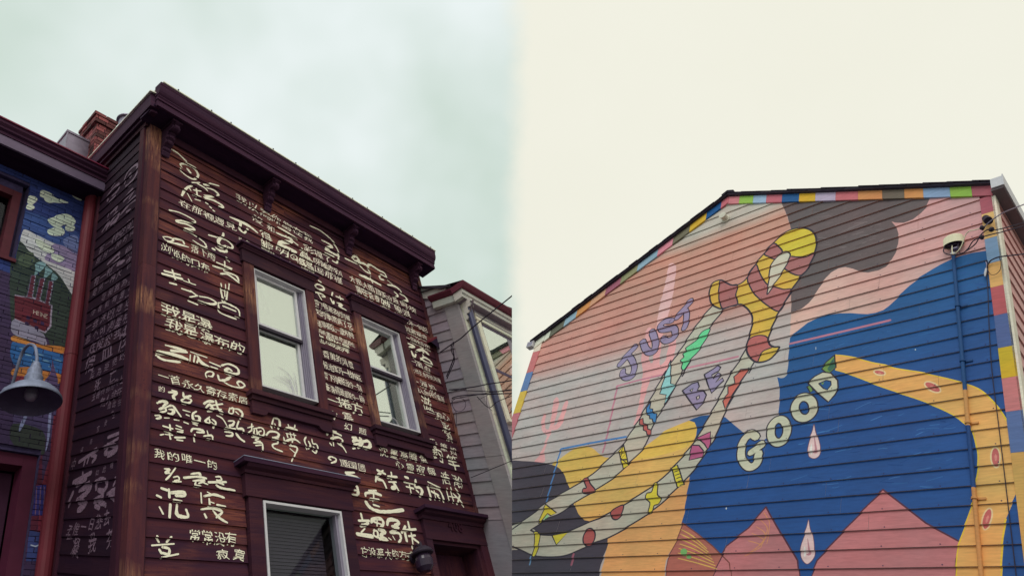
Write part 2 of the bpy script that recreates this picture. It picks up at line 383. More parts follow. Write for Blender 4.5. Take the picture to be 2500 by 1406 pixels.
EPS = .00016
def lap_w(v, v0, h, wb=.020, wt=.004):            # how far a lapped board's face stands off at height v
    return wb+(wt-wb)*(v-v0)/h
def board(fr, u0, u1, v0, h, parent, m, col=None, name='siding_board', th=.020, region=None, art=None, gap=.012, cut=False):
    """one lapped board; region = half planes that trim it, art = painted pieces (level, colour, convex polygon, bbox)"""
    mb = MB(); mb.cut = cut; v1 = v0+h+gap
    poly = [(u0, v0), (u1, v0), (u1, v0+h), (u0, v0+h)]
    for hp in region or []:
        if len(poly) > 2: poly = clip(poly, *hp)
    if len(poly) < 3: return None
    ww = lambda v: lap_w(v, v0, h, th)
    vc = (lambda p: col(p)) if callable(col) else (lambda p: col or (1, 1, 1, 1))
    mb.poly([fr.P(u, v, ww(v)) for u, v in poly], poly, m, [vc(p) for p in poly])
    n = len(poly); lo = min(p[1] for p in poly)
    for i in range(n):
        a, b = poly[i], poly[(i+1) % n]
        cc = vc(a)
        mb.poly([fr.P(*a, ww(a[1])), fr.P(*a, -.006), fr.P(*b, -.006), fr.P(*b, ww(b[1]))], [a, (a[0], a[1]-.02), (b[0], b[1]-.02), b], m, [cc]*4)
    if art:
        ua, ub, va, vb = min(p[0] for p in poly), max(p[0] for p in poly), min(p[1] for p in poly), max(p[1] for p in poly)
        hps = []
        cx, cy = sum(p[0] for p in poly)/n, sum(p[1] for p in poly)/n
        for i in range(n):
            p, q = poly[i], poly[(i+1) % n]; a_, b_ = p[1]-q[1], q[0]-p[0]; c_ = -(a_*p[0]+b_*p[1])
            if a_*cx+b_*cy+c_ < 0: a_, b_, c_ = -a_, -b_, -c_
            hps.append((a_, b_, c_))
        for lev, colr, pp, bb in art:
            if bb[0] > ub or bb[1] < ua or bb[2] > vb or bb[3] < va: continue
            q = pp
            for hp in hps:
                if len(q) > 2: q = clip(q, *hp)
                else: break
            if len(q) > 2: mb.poly([fr.P(u, v, ww(v)+EPS*lev) for u, v in q], q, m, [colr(p) for p in q] if callable(colr) else colr)
    return mb.build(name, parent)

def ink_on(fr, pieces, rows, th, m, name, parent, lev=1.5, jit=0):
    """lay brush marks on lapped boards; rows = list of (v0, h)"""
    mb = MB()
    for kk, pp in enumerate(pieces):
        va, vb = min(p[1] for p in pp), max(p[1] for p in pp)
        for v0, h in rows:
            if v0 > vb or v0+h < va: continue
            q = clip(pp, 0, 1, -v0-.003)
            if len(q) > 2: q = clip(q, 0, -1, v0+h)
            if len(q) > 2: mb.poly([fr.P(u, v, lap_w(v, v0, h, th)+.0006*lev+(kk % 5)*.00005*jit) for u, v in q], q, m)
    return mb.build(name, parent) if mb.f else None

# ================================================================== the written-on wooden house
def base_pt(fr, u): return fr.P(u, ground_v(fr, u))
HA = thing('wooden_house', 'dark weathered wooden house covered in cream brush-painted Chinese characters', 'house', base_pt(A, AR/2))
RS = .1345
gvA = min(ground_v(A, 0), ground_v(A, AR))
rowsA = [(-.517-RS*k, RS) for k in range(-4, 34)]
WIN1 = (1.05, 1.92, -2.98, -1.34); WIN2 = (2.57, 3.43, -2.98, -1.34); WIN3 = (.93, 2.05, -6.2, -3.83); DOOR = (3.10, 4.06, -6.4, -3.82)
OPEN = [WIN1, WIN2, WIN3, DOOR]
rl = random.Random(3)
low = []
for k, (v0, h) in enumerate(rowsA):
    if v0 < gvA-.3: break
    iv = [(.118, AR-.07)]
    for (a, b, c, d) in OPEN:
        if v0+h > c and v0 < d:
            nv = []
            for (x, y) in iv:
                if b <= x or a >= y: nv.append((x, y)); continue
                if a > x: nv.append((x, a))
                if b < y: nv.append((b, y))
            iv = nv
    if v0 < -4.65: low += [(x, y, v0) for x, y in iv]; continue
    for x, y in iv:
        cuts = [x]
        if y-x > 2.2: cuts.append(x+(y-x)*rl.uniform(.3, .7)+.0)
        elif y-x > 1 and rl.random() < .25: cuts.append(x+(y-x)*rl.uniform(.3, .7))
        cuts.append(y)
        for i in range(len(cuts)-1):
            board(A, cuts[i]+(.0015 if i else 0), cuts[i+1], v0, h, HA, M_board, th=.015+rl.uniform(-.002, .003))
mb = MB()
for x, y, v0 in low: mb.box(A, x, y, v0, v0+RS, 0, .015, M_board)
mb.box(A, .0, AR, gvA-.4, -4.65, -.03, -.004, M_dark)
mb.build('lower_siding', HA, kind='stuff')
mb = MB()                                                     # house body behind the boards
for (a, b, c, d) in [(0, .99, -6.3, .18), (1.98, 2.5, -6.3, .18), (3.5, AR-.005, -3.8, .18), (.99, 1.98, -3.8, -3.06), (.99, 1.98, -1.26, .18), (2.5, 3.5, -3.8, -3.06), (2.5, 3.5, -1.26, .18), (2.5, 3.05, -6.3, -3.8)]:
    mb.box(A, a+.002, b-.002, c, d, -.06, -.02, M_dark)
mb.obox(A.P(.06, gvA, 0)+G1*1.3, A.U*(AR-.12), G1*.03, V1*(.15-gvA), M_dark); mb.obox(A.P(AR-.03, gvA, -.06), A.U*.02, G1*2.6, V1*(.15-gvA), M_dark)
mb.build('wall_core', HA)
# corner boards
mb = MB(); mb.box(A, 0, .118, -1.95, -.1, -.03, .034, M_post); mb.build('corner_board', HA)
mb = MB(); mb.box(A, 0, .119, gvA-.2, -1.954, -.03, .036, M_post); mb.build('corner_board', HA)
mb = MB(); mb.box(A, .119, .130, gvA-.2, -.1, -.01, .027, M_trim); mb.build('corner_bead', HA)
mb = MB(); mb.box(A, AR-.075, AR, -1.16, -.12, -.03, .036, M_post); mb.build('corner_board', HA)
mb = MB(); mb.box(A, AR-.075, AR, -3.78, -1.164, -.03, .034, M_post); mb.build('corner_board', HA)
mb = MB(); mb.box(A, AR-.06, AR-.002, gvA-.2, -3.98, -.03, .03, M_posd); mb.build('corner_board', HA)
# alley side: boards and lettering coloured darker to carry its shade
uE = uS+.012
sb = S.at(347, 360)[0]
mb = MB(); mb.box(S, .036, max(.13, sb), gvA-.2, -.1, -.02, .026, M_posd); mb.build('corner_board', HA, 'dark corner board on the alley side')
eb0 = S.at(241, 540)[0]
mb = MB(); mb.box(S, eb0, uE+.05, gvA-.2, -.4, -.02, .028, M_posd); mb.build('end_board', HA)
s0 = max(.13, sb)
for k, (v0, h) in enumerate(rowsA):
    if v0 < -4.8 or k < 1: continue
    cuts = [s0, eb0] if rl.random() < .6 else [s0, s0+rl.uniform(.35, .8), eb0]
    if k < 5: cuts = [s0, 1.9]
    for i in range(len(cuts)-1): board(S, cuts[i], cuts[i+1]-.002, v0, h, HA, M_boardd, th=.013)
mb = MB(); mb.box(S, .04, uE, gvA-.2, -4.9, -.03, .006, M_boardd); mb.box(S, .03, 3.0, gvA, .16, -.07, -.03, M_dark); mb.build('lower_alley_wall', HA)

# cornice across the front, returning along the alley side
cor = part_empty('cornice', HA)
uL, uR = -.10, AR+.10
def cp(prof, m, nm, a=uL, b=uR, fr=A):
    x = MB(); x.extrude_u(fr, prof, a, b, m); x.build(nm, cor)
cp([(0.02, -.098), (.245, -.098), (.245, -.072), (.02, -.072)], M_soff, 'soffit')
cp([(.246, -.104), (.268, -.104), (.268, -.02), (.246, -.02)], M_crown, 'fascia', uL+.012, uR-.012)
cp([(.24, -.019), (.281, -.019), (.281, .008), (.292, .02), (.292, .034), (.24, .034)], M_crown, 'lower_moulding', uL+.006, uR-.006)
cv = [(.24, .036)]+[(.294+.032*math.sin(t*math.pi/8), .038+.115*(t/4)-.02*math.sin(t*math.pi/4)) for t in range(5)]+[(.333, .165), (.333, .196), (.24, .196)]
cp(cv, M_crown, 'crown_moulding')
cp([(.02, -.20), (.04, -.20), (.04, -.099), (.02, -.099)], M_trim, 'frieze_board', .13, AR-.08)
mb = MB(); mb.box(A, uL+.02, uR+.012, .1972, .213, .05, .345, M_flash); mb.build('metal_roof_edge', HA)
mb = MB(); mb.obox(A.P(uL+.02, .198, .05), A.U*(uR-uL-.02), G1*3.0, V1*.014, M_roofb); mb.build('flat_roof', HA)
mb = MB()
for i in range(14):
    u = .1+i*(AR-.1)/13.2+rl.uniform(-.08, .08); mb.box(A, u, u+.012, .205, .222, .335, .350, M_black)
mb.build('roof_edge_clips', HA, kind='stuff')
def cs(w0, w1, v0, v1, a, b, m, nm):
    x = MB(); x.box(S, a, b, v0, v1, w0, w1, m); x.build(nm, cor)
cs(.0, .085, .0, .196, -.27, 2.6, M_crown, 'side_crown'); cs(.0, .06, -.045, -.001, -.22, 2.6, M_crown, 'side_moulding')
cs(-.0, .03, -.11, -.046, -.01, 2.2, M_posd, 'side_frieze')
mb = MB(); mb.box(S, -.30, 2.7, .1965, .2115, -.06, .105, M_flash); mb.build('metal_roof_edge', HA)

# scroll brackets under the cornice
def bracket(u):
    x = MB(); hw = .042
    # console outline (w, v): two scrolls and a drop
    pts = [(.025, -.10), (.20, -.10), (.205, -.125), (.19, -.135), (.20, -.15)]
    pts += [(.165+.04*math.cos(t), -.185+.035*math.sin(t)) for t in [1.0, .5, 0, -.5, -1.0, -1.6, -2.2]]
    pts += [(.115, -.235), (.125, -.255), (.12, -.275), (.10, -.285)]
    pts += [(.075+.03*math.cos(t), -.315+.028*math.sin(t)) for t in [.9, .3, -.3, -.9, -1.5]]
    pts += [(.05, -.36), (.065, -.375), (.06, -.40), (.045, -.41), (.05, -.43), (.035, -.465), (.025, -.47)]
    for a, b, sc in ((u-hw, u+hw, 1.0), (u-hw*.55, u+hw*.55, 1.10)):
        pr = [(.025+(p[0]-.025)*sc, p[1]) for p in pts]; x.extrude_u(A, pr, a, b, M_crown)
    x.box(A, u-hw*1.3, u+hw*1.3, -.125, -.1005, .026, .225, M_crown)
    x.build('bracket', HA)
for u in (.165, 1.40, 2.655, 3.915): bracket(u)

# double-hung windows
def dh_window(u0, u1, v0, v1, par, reflective=True, tall=True):
    W_ = part_empty('window', par)
    def bx(nm, *a, m=M_trim):
        x = MB(); x.box(A, *a, m); return x.build(nm, W_)
    cw = .125
    bx('side_casing', u0-cw, u0-.004, v0-.10, v1+.016, -.02, .040, m=M_post)
    bx('side_casing', u1+.004, u1+.115, v0-.10, v1+.016, -.02, .040, m=M_post)
    bx('head_casing', u0-cw-.02, u1+.135, v1+.017, v1+.175, -.02, .048)
    bx('head_cap', u0-cw-.06, u1+.175, v1+.218, v1+.242, -.01, .10, m=M_crown)
    x = MB(); x.extrude_u(A, [(-.01, v1+.176), (.06, v1+.176), (.065, v1+.19), (.075, v1+.2), (.082, v1+.217), (-.01, v1+.217)], u0-cw-.03, u1+.145, M_trim); x.build('cap_moulding', W_)
    bx('sill', u0-cw-.03, u1+.15, v0-.145, v0-.101, -.02, .085)
    bx('sill_nose', u0-cw-.01, u1+.13, v0-.185, v0-.146, -.02, .060)
    # apron with a stepped, curved lower edge
    a, b, t = u0-cw, u1+.12, v0-.186
    pts = [(a, t), (a, t-.125), (a+.12, t-.125), (a+.15, t-.11), (a+.165, t-.085), (b-.165, t-.085), (b-.15, t-.11), (b-.12, t-.125), (b, t-.125), (b, t)]
    x = MB(); x.prism(A, pts, -.01, .042, M_trim); x.build('apron', W_)
    # white frame, tracks, sashes
    x = MB(); f = .016
    for r in ((u0, u0+f, v0, v1), (u1-f, u1, v0, v1), (u0+f, u1-f, v1-f, v1), (u0+f, u1-f, v0, v0+f)): x.box(A, r[0], r[1], r[2], r[3], -.06, .026, M_white)
    x.build('frame', W_)
    x = MB()
    for side in (0, 1):
        for j in range(4):
            d = .023+j*.012
            if side: x.box(A, u1-d-.010, u1-d, v0+f, v1-f, -.075, -.002-.013*j, M_greyf)
            elif j < 2: x.box(A, u0+d, u0+d+.008, v0+f, v1-f, -.075, -.005-.013*j, M_greyf)
    x.build('track', W_)
    gi, gj = u0+.045, u1-.075; mid = (v0+v1)/2+.04
    def sash(nm, a, b, c, d, wf, rail, btm):
        x = MB()
        x.box(A, a, a+rail, c, d, wf-.03, wf, M_white); x.box(A, b-rail, b, c, d, wf-.03, wf, M_white)
        x.box(A, a+rail, b-rail, d-rail, d, wf-.03, wf, M_white); x.box(A, a+rail, b-rail, c, c+btm, wf-.03, wf, M_white)
        s_ = holder(x.build(nm, W_))
        y = MB(); y.box(A, a+rail, b-rail, c+btm, d-rail, wf-.022, wf-.016, M_glass if reflective else M_glassd); y.build('pane', s_)
    sash('upper_sash', gi, gj, mid, v1-f-.001, -.022, .030, .026)
    sash('lower_sash', gi, gj, v0+f+.001, mid-.001, -.056, .030, .065)
    bx('meeting_rail', gi, gj+.01, mid-.034, mid-.002, -.054, -.018, m=M_black)
    x = MB(); y = v1-.04
    while y > v0+.04:
        x.box(A, gi+.005, gj-.005, y, y+.0285, -.086, -.083+rl.uniform(-.001, .001), M_blind if reflective else M_blindd); y -= .03
    x.build('blind_slats', W_, kind='stuff')
    x = MB(); x.box(A, u0, u1, v0, v1, -.32, -.30, M_dark); x.build('room_shade', W_)
    x = MB(); x.box(A, u0-.02, u1+.02, v1-.001, v1+.015, -.1, -.003, M_trim); x.build('head_jamb', W_)
    refl_bands = [[(gi+.02, v1-.10), (gi+.09, v1-.16), (gi+.16, v1-.13)], [(gi+.10, v1-.10), (gi+.16, v1-.30), (gi+.20, v1-.42)], [(gi+.25, v1-.10), (gi+.23, v1-.22), (gi+.17, v1-.34), (gi+.17, v1-.44)]] if u0 < 2 else []
    for k, cpts in enumerate(refl_bands):  # bands added behind the glass, standing in for reflected shapes
        x = MB(); x.tube(spline([A.P(p[0], p[1], -.074) for p in cpts], 5), (.010, .016, .009)[k], (M_white, M_greyf, M_white)[k], 6); x.build('reflection_band', W_, smooth=True)
    for k in range(16 if u0 < 2 else 6):                       # pale twig shapes added inside the pane, standing in for reflected branches
        b0 = (gj-.10+rl.uniform(-.05, .03), v0+.06); hgt = rl.uniform(.15, .36) if u0 < 2 else rl.uniform(.05, .16); dx = rl.uniform(-.24, .02)
        x = MB(); x.tube(spline([A.P(b0[0], b0[1], -.074), A.P(b0[0]+dx*.35, b0[1]+hgt*.7, -.073), A.P(b0[0]+dx, b0[1]+hgt*.9, -.074)], 4), .0022, (M_white, M_greyf)[k % 3 == 0], 5); x.build('reflection_twig', W_)
    return W_
dh_window(1.150, 1.818, -2.836, -1.434, HA); dh_window(2.666, 3.336, -2.838, -1.440, HA)

# big ground floor window: cap, casing, white frame, dim blind; glass dulled to stand in for dark reflections
W3 = part_empty('window', HA); W3['label'] = 'wide ground floor window with dim blind behind its glass'
def b3(nm, *a, m=M_trim):
    x = MB(); x.box(A, *a, m); return x.build(nm, W3)
a, b, t = 1.075, 1.909, -3.928
b3('side_casing', a-.135, a-.004, -5.9, t+.016, -.02, .040, m=M_trim); b3('side_casing', b+.004, b+.13, -5.9, t+.016, -.02, .040)
b3('head_casing', a-.165, b+.15, t+.017, t+.20, -.02, .05)
x = MB(); x.extrude_u(A, [(-.01, t+.201), (.065, t+.201), (.07, t+.225), (.10, t+.24), (.115, t+.262), (-.01, t+.262)], a-.18, b+.17, M_trim); x.build('cap_moulding', W3)
b3('head_cap', a-.23, b+.21, t+.263, t+.302, -.01, .125, m=M_crown)
x = MB(); x.box(A, a-.23, b+.21, t+.3025, t+.308, -.01, .127, M_zincp); x.build('cap_flashing', W3)
x = MB()
for r in ((a, a+.02, -5.8, t), (b-.02, b, -5.8, t), (a+.02, b-.02, t-.02, t)): x.box(A, *r, -.05, .044, M_white)
x.build('frame', W3)
b3('inner_track', b-.05, b-.021, -5.8, t-.021, -.06, .01, m=M_greyf)
x = MB(); x.box(A, a+.021, b-.051, -5.8, t-.021, -.03, -.024, M_glassd); x.build('pane', W3)
x = MB(); y = t-.07
while y > -5.8: x.box(A, a+.06, b-.1, y, y+.022, -.12, -.112, M_blindd); y -= .028
x.build('blind_slats', W3, kind='stuff')
b3('room_shade', a-.02, b+.02, -5.9, t+.01, -.32, -.3, m=M_dark)

# doorway with transom and the house number
DR = part_empty('doorway', HA)
def bd(nm, *a, m=M_trim):
    x = MB(); x.box(A, *a, m); return x.build(nm, DR)
dt = A.at(1100, 1275)[1]
tv = A.at(1045, 1250, .05)[1]
du0 = A.at(1045, 1330)[0]; du1 = AR-.085
cap0 = A.at(1020, 1228, .14)[1]
bd('head_cap', du0-.13, AR+.03, cap0-.035, cap0, -.01, .16, m=M_crown)
x = MB(); x.extrude_u(A, [(-.01, cap0-.10), (.06, cap0-.10), (.07, cap0-.07), (.11, cap0-.055), (.12, cap0-.036), (-.01, cap0-.036)], du0-.09, AR+.01, M_trim); x.build('cap_moulding', DR)
bd('head_board', du0-.06, AR-.0, cap0-.30, cap0-.101, -.02, .046)
bd('side_casing', du0-.06, du0+.035, -6.4, cap0-.301, -.02, .04, m=M_trim); bd('side_casing', AR-.16, AR-.02, -6.4, cap0-.301, -.02, .04, m=M_posd)
bd('head_jamb', du0+.036, AR-.161, cap0-.33, cap0-.301, -.25, .01)
bd('jamb', du0+.036, du0+.07, -6.4, cap0-.331, -.25, .012, m=M_posd); bd('jamb', AR-.21, AR-.161, -6.4, cap0-.331, -.25, .012, m=M_posd)
vb = A.at(1100, 1352, -.2)[1]
x = MB(); x.box(A, du0+.071, AR-.211, vb, vb+.05, -.22, -.16, M_greyf); x.build('transom_rail', DR)
x = MB(); x.box(A, du0+.071, AR-.211, vb+.051, cap0-.331, -.20, -.195, M_glassd); x.build('transom_pane', DR)
bd('door', du0+.071, AR-.211, -6.4, vb-.001, -.24, -.2, m=M_posd)
bd('hall_shade', du0, AR-.1, -6.4, cap0-.2, -.7, -.68, m=M_dark)

# glyph outlines from Blender's own built-in typeface
_gc = {}; _dg = None
def glyph(ch, off=.0, kern=None):
    key = (ch, off)
    if key in _gc: return _gc[key]
    cu = bpy.data.curves.new('t', 'FONT'); cu.body = ch; cu.size = 1; cu.resolution_u = 2; cu.offset = off
    o = bpy.data.objects.new('t', cu); COL.objects.link(o); bpy.context.view_layer.update()
    me = o.evaluated_get(bpy.context.evaluated_depsgraph_get()).to_mesh()
    vs = [(v.co.x, v.co.y) for v in me.vertices]; me.calc_loop_triangles(); fs = [tuple(t.vertices) for t in me.loop_triangles]
    o.evaluated_get(bpy.context.evaluated_depsgraph_get()).to_mesh_clear()
    bpy.data.objects.remove(o); bpy.data.curves.remove(cu)
    if vs:
        x0, x1 = min(v[0] for v in vs), max(v[0] for v in vs); y0, y1 = min(v[1] for v in vs), max(v[1] for v in vs)
        cx, cy = (x0+x1)/2, (y0+y1)/2; vs = [(x-cx, y-cy) for x, y in vs]; _gc[key] = (vs, fs, x1-x0, y1-y0)
    else: _gc[key] = ([], [], .3, .3)
    return _gc[key]
for i, ch in enumerate('408'):
    vs, fs, gw, gh = glyph(ch, .02); u = A.at(1099+i*12, 1281+i*2.6, .05); x = MB(); sc = .15
    for f in fs:
        q = [(u[0]+vs[j][0]*sc, u[1]+vs[j][1]*sc*1.1) for j in f]
        for wv in (.047, .058): x.poly([A.P(*p, wv) for p in q], q, M_posd)
        for j in range(3): x.poly([A.P(*q[j], .047), A.P(*q[(j+1) % 3], .047), A.P(*q[(j+1) % 3], .058), A.P(*q[j], .058)], [q[j], q[(j+1) % 3], q[(j+1) % 3], q[j]], M_posd)
    x.build('house_numeral', HA)

rg = random.Random(11)
def wob(x, y, s):       # brush wander
    return (x+.045*math.sin(7.1*y+s)+.02*math.sin(17*x+2*s), y+.045*math.sin(6.3*x+1.7*s)+.02*math.sin(19*y+s))
def char(fr, rows, th, ch, c, size, m, parent, wid=1.0, off=.018):
    vs, fs, gw, gh = glyph(ch, off); s = rg.uniform(0, 6); sh = rg.uniform(-.18, .10); rot = rg.uniform(-.10, .06); sx = wid*rg.uniform(.86, 1.1); sy = rg.uniform(.92, 1.12)
    pts = []
    for x, y in vs:
        x, y = wob(x, y, s); x += sh*y*-1; x = -x if fr is S else x; x, y = x*math.cos(rot)-y*math.sin(rot), x*math.sin(rot)+y*math.cos(rot)
        pts.append((c[0]+x*size*sx, c[1]+y*size*sy))
    return ink_on(fr, [[pts[j] for j in f] for f in fs], rows, th, m, 'painted_character', parent)
def hpx(fr, x, y, h):   # photo height -> metres on the wall at that place
    return abs(fr.at(x, y-h/2)[1]-fr.at(x, y+h/2)[1])
def line(fr, rows, th, txt, x0, y0, x1, y1, h, m=None, wid=None):
    if fr is A and 764 < x0 < 793 and 735 < y0 < 950: x0 += 6
    a = fr.at(x0, y0); b = fr.at(x1, y1); n = len(txt)
    sz = hpx(fr, (x0+x1)/2, (y0+y1)/2, h)
    pitch = np.linalg.norm(b-a)/max(1, n-1) if n > 1 else sz
    for i, ch in enumerate(txt):
        if ch == ' ': continue
        t = i/max(1, n-1); p = a+(b-a)*t
        p = p+np.array([rg.uniform(-.05, .05), rg.uniform(-.08, .08)])*sz
        wd = wid or min(1.25, max(.75, pitch/sz*.98))
        char(fr, rows, th, ch, p, sz*(1.08 if fr is A else 1.25), m or (M_ink if h > 20 else M_ink2), HA, wd, .004 if h > 24 else .0)
def strokes(fr, rows, th, o, s, lst, m=M_ink, name='brush_stroke', k=1.0):
    pcs = []
    for wz, pts in lst:
        P_ = [fr.at(o[0]+s*x, o[1]+s*y) for x, y in pts]
        c = pts[len(pts)//2]; cx, cy = o[0]+s*c[0], o[1]+s*c[1]
        d0 = fr.at(cx, cy); w = .5*(np.linalg.norm(fr.at(cx+s*wz/2, cy)-fr.at(cx-s*wz/2, cy))+np.linalg.norm(fr.at(cx, cy+s*wz/2)-fr.at(cx, cy-s*wz/2)))*.86*k
        if len(P_) == 1: P_ = [P_[0], P_[0]+np.array([.004, 0])]
        pcs += ribbon(spline(P_, 5), w*rg.uniform(.85, 1.2), True, .20, rg)
    return ink_on(fr, pcs, rows, th, m, name, HA, 2.2, 1)
RA = rowsA[:]; TH = .0185
TX = '''在那裡遇見|449.7|502|561.5|554|19
我以為你當在我|587.7|490|750|581|17
没和|628|539|660|560|16
得|648|580|648|580|24
你在世|587.7|587|622|606|13
界|646|616|646|616|24
的别的|667|626|705|646|14
昵明|652|605|688|613|22
鶴|746|645|746|645|33
為|740|621|740|621|23
彩裡了|752|611|798|635|19
呀離走别|771|640|824|668|18
回那裡|779|662|824|685|18
大風大雨頂天立地|858.4|682|964|737.6|17
響在青春|874|708|919|730|19
她|940|744|940|744|25
里浪|970|755|990|765|18
並六摇動一前|872|727|969|773|16
呼唤|986.4|747|1006|758|15
雪下得最浓的时候|765|740|848|778|15
我的筆落满了花|765.8|761|852.6|798|18
随意都乱一章飛鳥|771|790|856|818|17
滿紙瀟瀟散散灑酒也|772|809|860|842|12
血墨旋舞|776|829|842|852|22
香醇的风雪|789|866|854|891|19
候地挥开一枝梅花|787|893|875|924|18
雪下得最狂的一刻|787|918|876|949|18
筆濡得最颤的一瞬|790|946|881|977|18
一捲方|806|978|871|997|28
言震|810|1012|846|1018|20
幻题|848|1042|883|1054|17
春光一何起|988|784|1036|806|14
越蓄思宣|993|805|1035|826|16
一個結束|991|825|1041|849|14
一滴血|1002|883|1040|900|16
化出生命中的灵魂|1006|904|1069|930|12
一滴奶|1010|932|1054|949|18
融入命中的灌溉|1016|951|1078|976|14
滋|1041|985|1041|985|34
一浪心|1050|1010|1086|1020|18
彩|1088|1045|1088|1045|26
浪|1095|1068|1095|1068|22
浏览的口布|402|608|499|656|23
落下雨|473|609|515|628|22
我是瀑|416|760|497|791|31
我是瀑布的|423|796|577|850|28
一首永久寄存索居|396|921|591|979|22
的|393|952|393|952|16
塵園國|838|1133|880|1141|19
我的唯一的|388|1108|516|1135|23
常常没有|473|1306|562|1317|31
寂寞|540|1354|582|1356|26
沈墨高腾魚|933|1101|1030|1121|21
毛筆如|1057|1082|1104|1100|19
釣竿|1065|1110|1104|1127|32
心靈寂靜|972|1136|1051|1151|21
浩瀚|1084|1167|1116|1175|28
它没慕大的方式|887|1346|998|1358|22
裡|728|640|728|640|13
'''
for ln in TX.strip().split('\n'):
    t, x0, y0, x1, y1, h = ln.split('|'); line(A, RA, TH, t, float(x0), float(y0), float(x1), float(y1), float(h))
TS = '''有一种空间|251|610|319|552|19
是另一种时间|244|635|326|567|16
瞬宫|318|612|318|640|20
有一种|239|686|270|663|19
是另一种火|234|714|293|668|17
您和我為上|257|724|324|678|17
你我能有嘗可|230|763|321|704|16
一我沫的遥远|219|801|316|735|21
進不可測星辰|218|827|314|766|23
在陵於我的|229|850|311|799|25
悟血肉|224|881|308|832|38
兵為拒绝的|229|918|303|868|18
死亡|242|940|278|917|27
玉曾终到府中上时|232|970|314|919|15
無人非在绝|255|981|311|950|20
如此在後|270|991|308|978|13
空|280|1010|280|1010|15
侯|262|1031|262|1031|13
官|244|1047|244|1047|13
陷|226|1078|226|1078|13
退|205|1099|205|1099|13
中|184|1133|184|1133|26
如此隆譯|241|1154|294|1125|13
孟惟一日悲去|174|1297|265|1265|28
凝我芬|189|1336|275|1312|40
'''
for ln in TS.strip().split('\n'):
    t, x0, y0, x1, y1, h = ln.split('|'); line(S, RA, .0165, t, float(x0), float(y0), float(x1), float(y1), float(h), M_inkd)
z1 = ((360, 320), .1849); z2 = ((360, 560), .1849); z3 = ((350, 800), .1991); z4 = ((340, 1060), .2177); z5 = ((560, 440), .2134); z6 = ((740, 520), .2134)
zb = ((740, 640), .1564); zc = ((960, 740), .1848); zs = ((200, 360), .2134); zd = ((780, 1040), .2319)
def sk(z, *groups):
    for gr in groups: strokes(A, RA, TH, z[0], z[1], gr)
sk(z1, [(26, [(320, 255), (390, 300), (450, 360), (500, 415)])],
   [(27, [(440, 490), (425, 450), (480, 440), (560, 470), (620, 510), (655, 570), (648, 620), (600, 645), (520, 610), (450, 550), (420, 510)]), (48, [(520, 515), (550, 560)])],
   [(30, [(575, 695), (680, 690)]), (24, [(640, 700), (740, 760), (775, 800)]), (30, [(580, 730), (500, 770), (440, 865)]), (24, [(530, 740), (560, 800)]), (22, [(520, 830), (570, 940)]), (20, [(600, 790), (700, 800)]), (26, [(640, 770), (640, 870)]), (22, [(590, 850), (690, 880)]), (24, [(620, 910), (690, 930)])],
   [(28, [(740, 715), (800, 718)]), (28, [(812, 705), (930, 735)]), (26, [(770, 760), (870, 790), (928, 850), (900, 865)]), (28, [(745, 860), (870, 872), (735, 895), (860, 925), (970, 990), (975, 1020), (930, 1010)])],
   [(30, [(765, 955), (790, 970)]), (38, [(815, 1010), (828, 1022)]), (34, [(855, 1060), (870, 1070)])],
   [(30, [(275, 1060), (400, 1085), (520, 1140), (610, 1195), (610, 1222), (540, 1215), (440, 1190), (372, 1195), (390, 1215), (520, 1245), (612, 1312), (470, 1300), (560, 1345), (640, 1400)])])
sk(z2, [(20, [(590, 160), (680, 220), (760, 250), (745, 190), (680, 130)])],
   [(32, [(800, 85), (900, 110)]), (32, [(992, 60), (980, 100), (920, 170), (960, 240), (1020, 230)]), (28, [(920, 110), (1040, 150), (1110, 220), (1100, 260), (1040, 240)]), (30, [(890, 250), (950, 290), (1030, 300), (1040, 262)]), (36, [(850, 268), (872, 280)])],
   [(22, [(190, 110), (260, 110), (330, 140), (300, 172), (230, 160), (195, 120)]), (34, [(250, 180), (400, 210), (530, 245)]), (28, [(340, 130), (450, 150), (475, 200)])],
   [(22, [(1020, 380), (1075, 435)]), (30, [(860, 490), (950, 515), (1090, 540)]), (28, [(900, 450), (1100, 530)]), (26, [(1010, 430), (1000, 560)]), (34, [(950, 600), (1050, 605), (1190, 715)]), (28, [(1010, 565), (1160, 620), (1190, 690)])],
   [(24, [(958, 720), (965, 850), (985, 950), (1020, 950), (1045, 850), (1070, 725)]), (18, [(965, 800), (1030, 825)]), (20, [(1018, 735), (1008, 900)])],
   [(28, [(920, 980), (1010, 975), (1100, 1010), (1190, 1070), (1200, 1165)]), (22, [(922, 990), (930, 1080), (1000, 1130), (1160, 1190)]), (26, [(985, 1022), (1150, 1090)]), (24, [(1150, 1150), (1200, 1170)])],
   [(44, [(215, 560), (420, 610)]), (44, [(180, 600), (440, 665)]), (36, [(320, 540), (350, 680)]), (32, [(285, 715), (370, 735)]), (36, [(460, 690), (620, 745)]), (28, [(530, 665), (545, 720)])],
   [(38, [(440, 790), (560, 830)]), (38, [(560, 820), (640, 885)]), (28, [(540, 910), (650, 885)]), (28, [(680, 895), (800, 915), (890, 970), (860, 1000), (760, 990), (655, 955)]), (24, [(530, 950), (650, 1000)])])
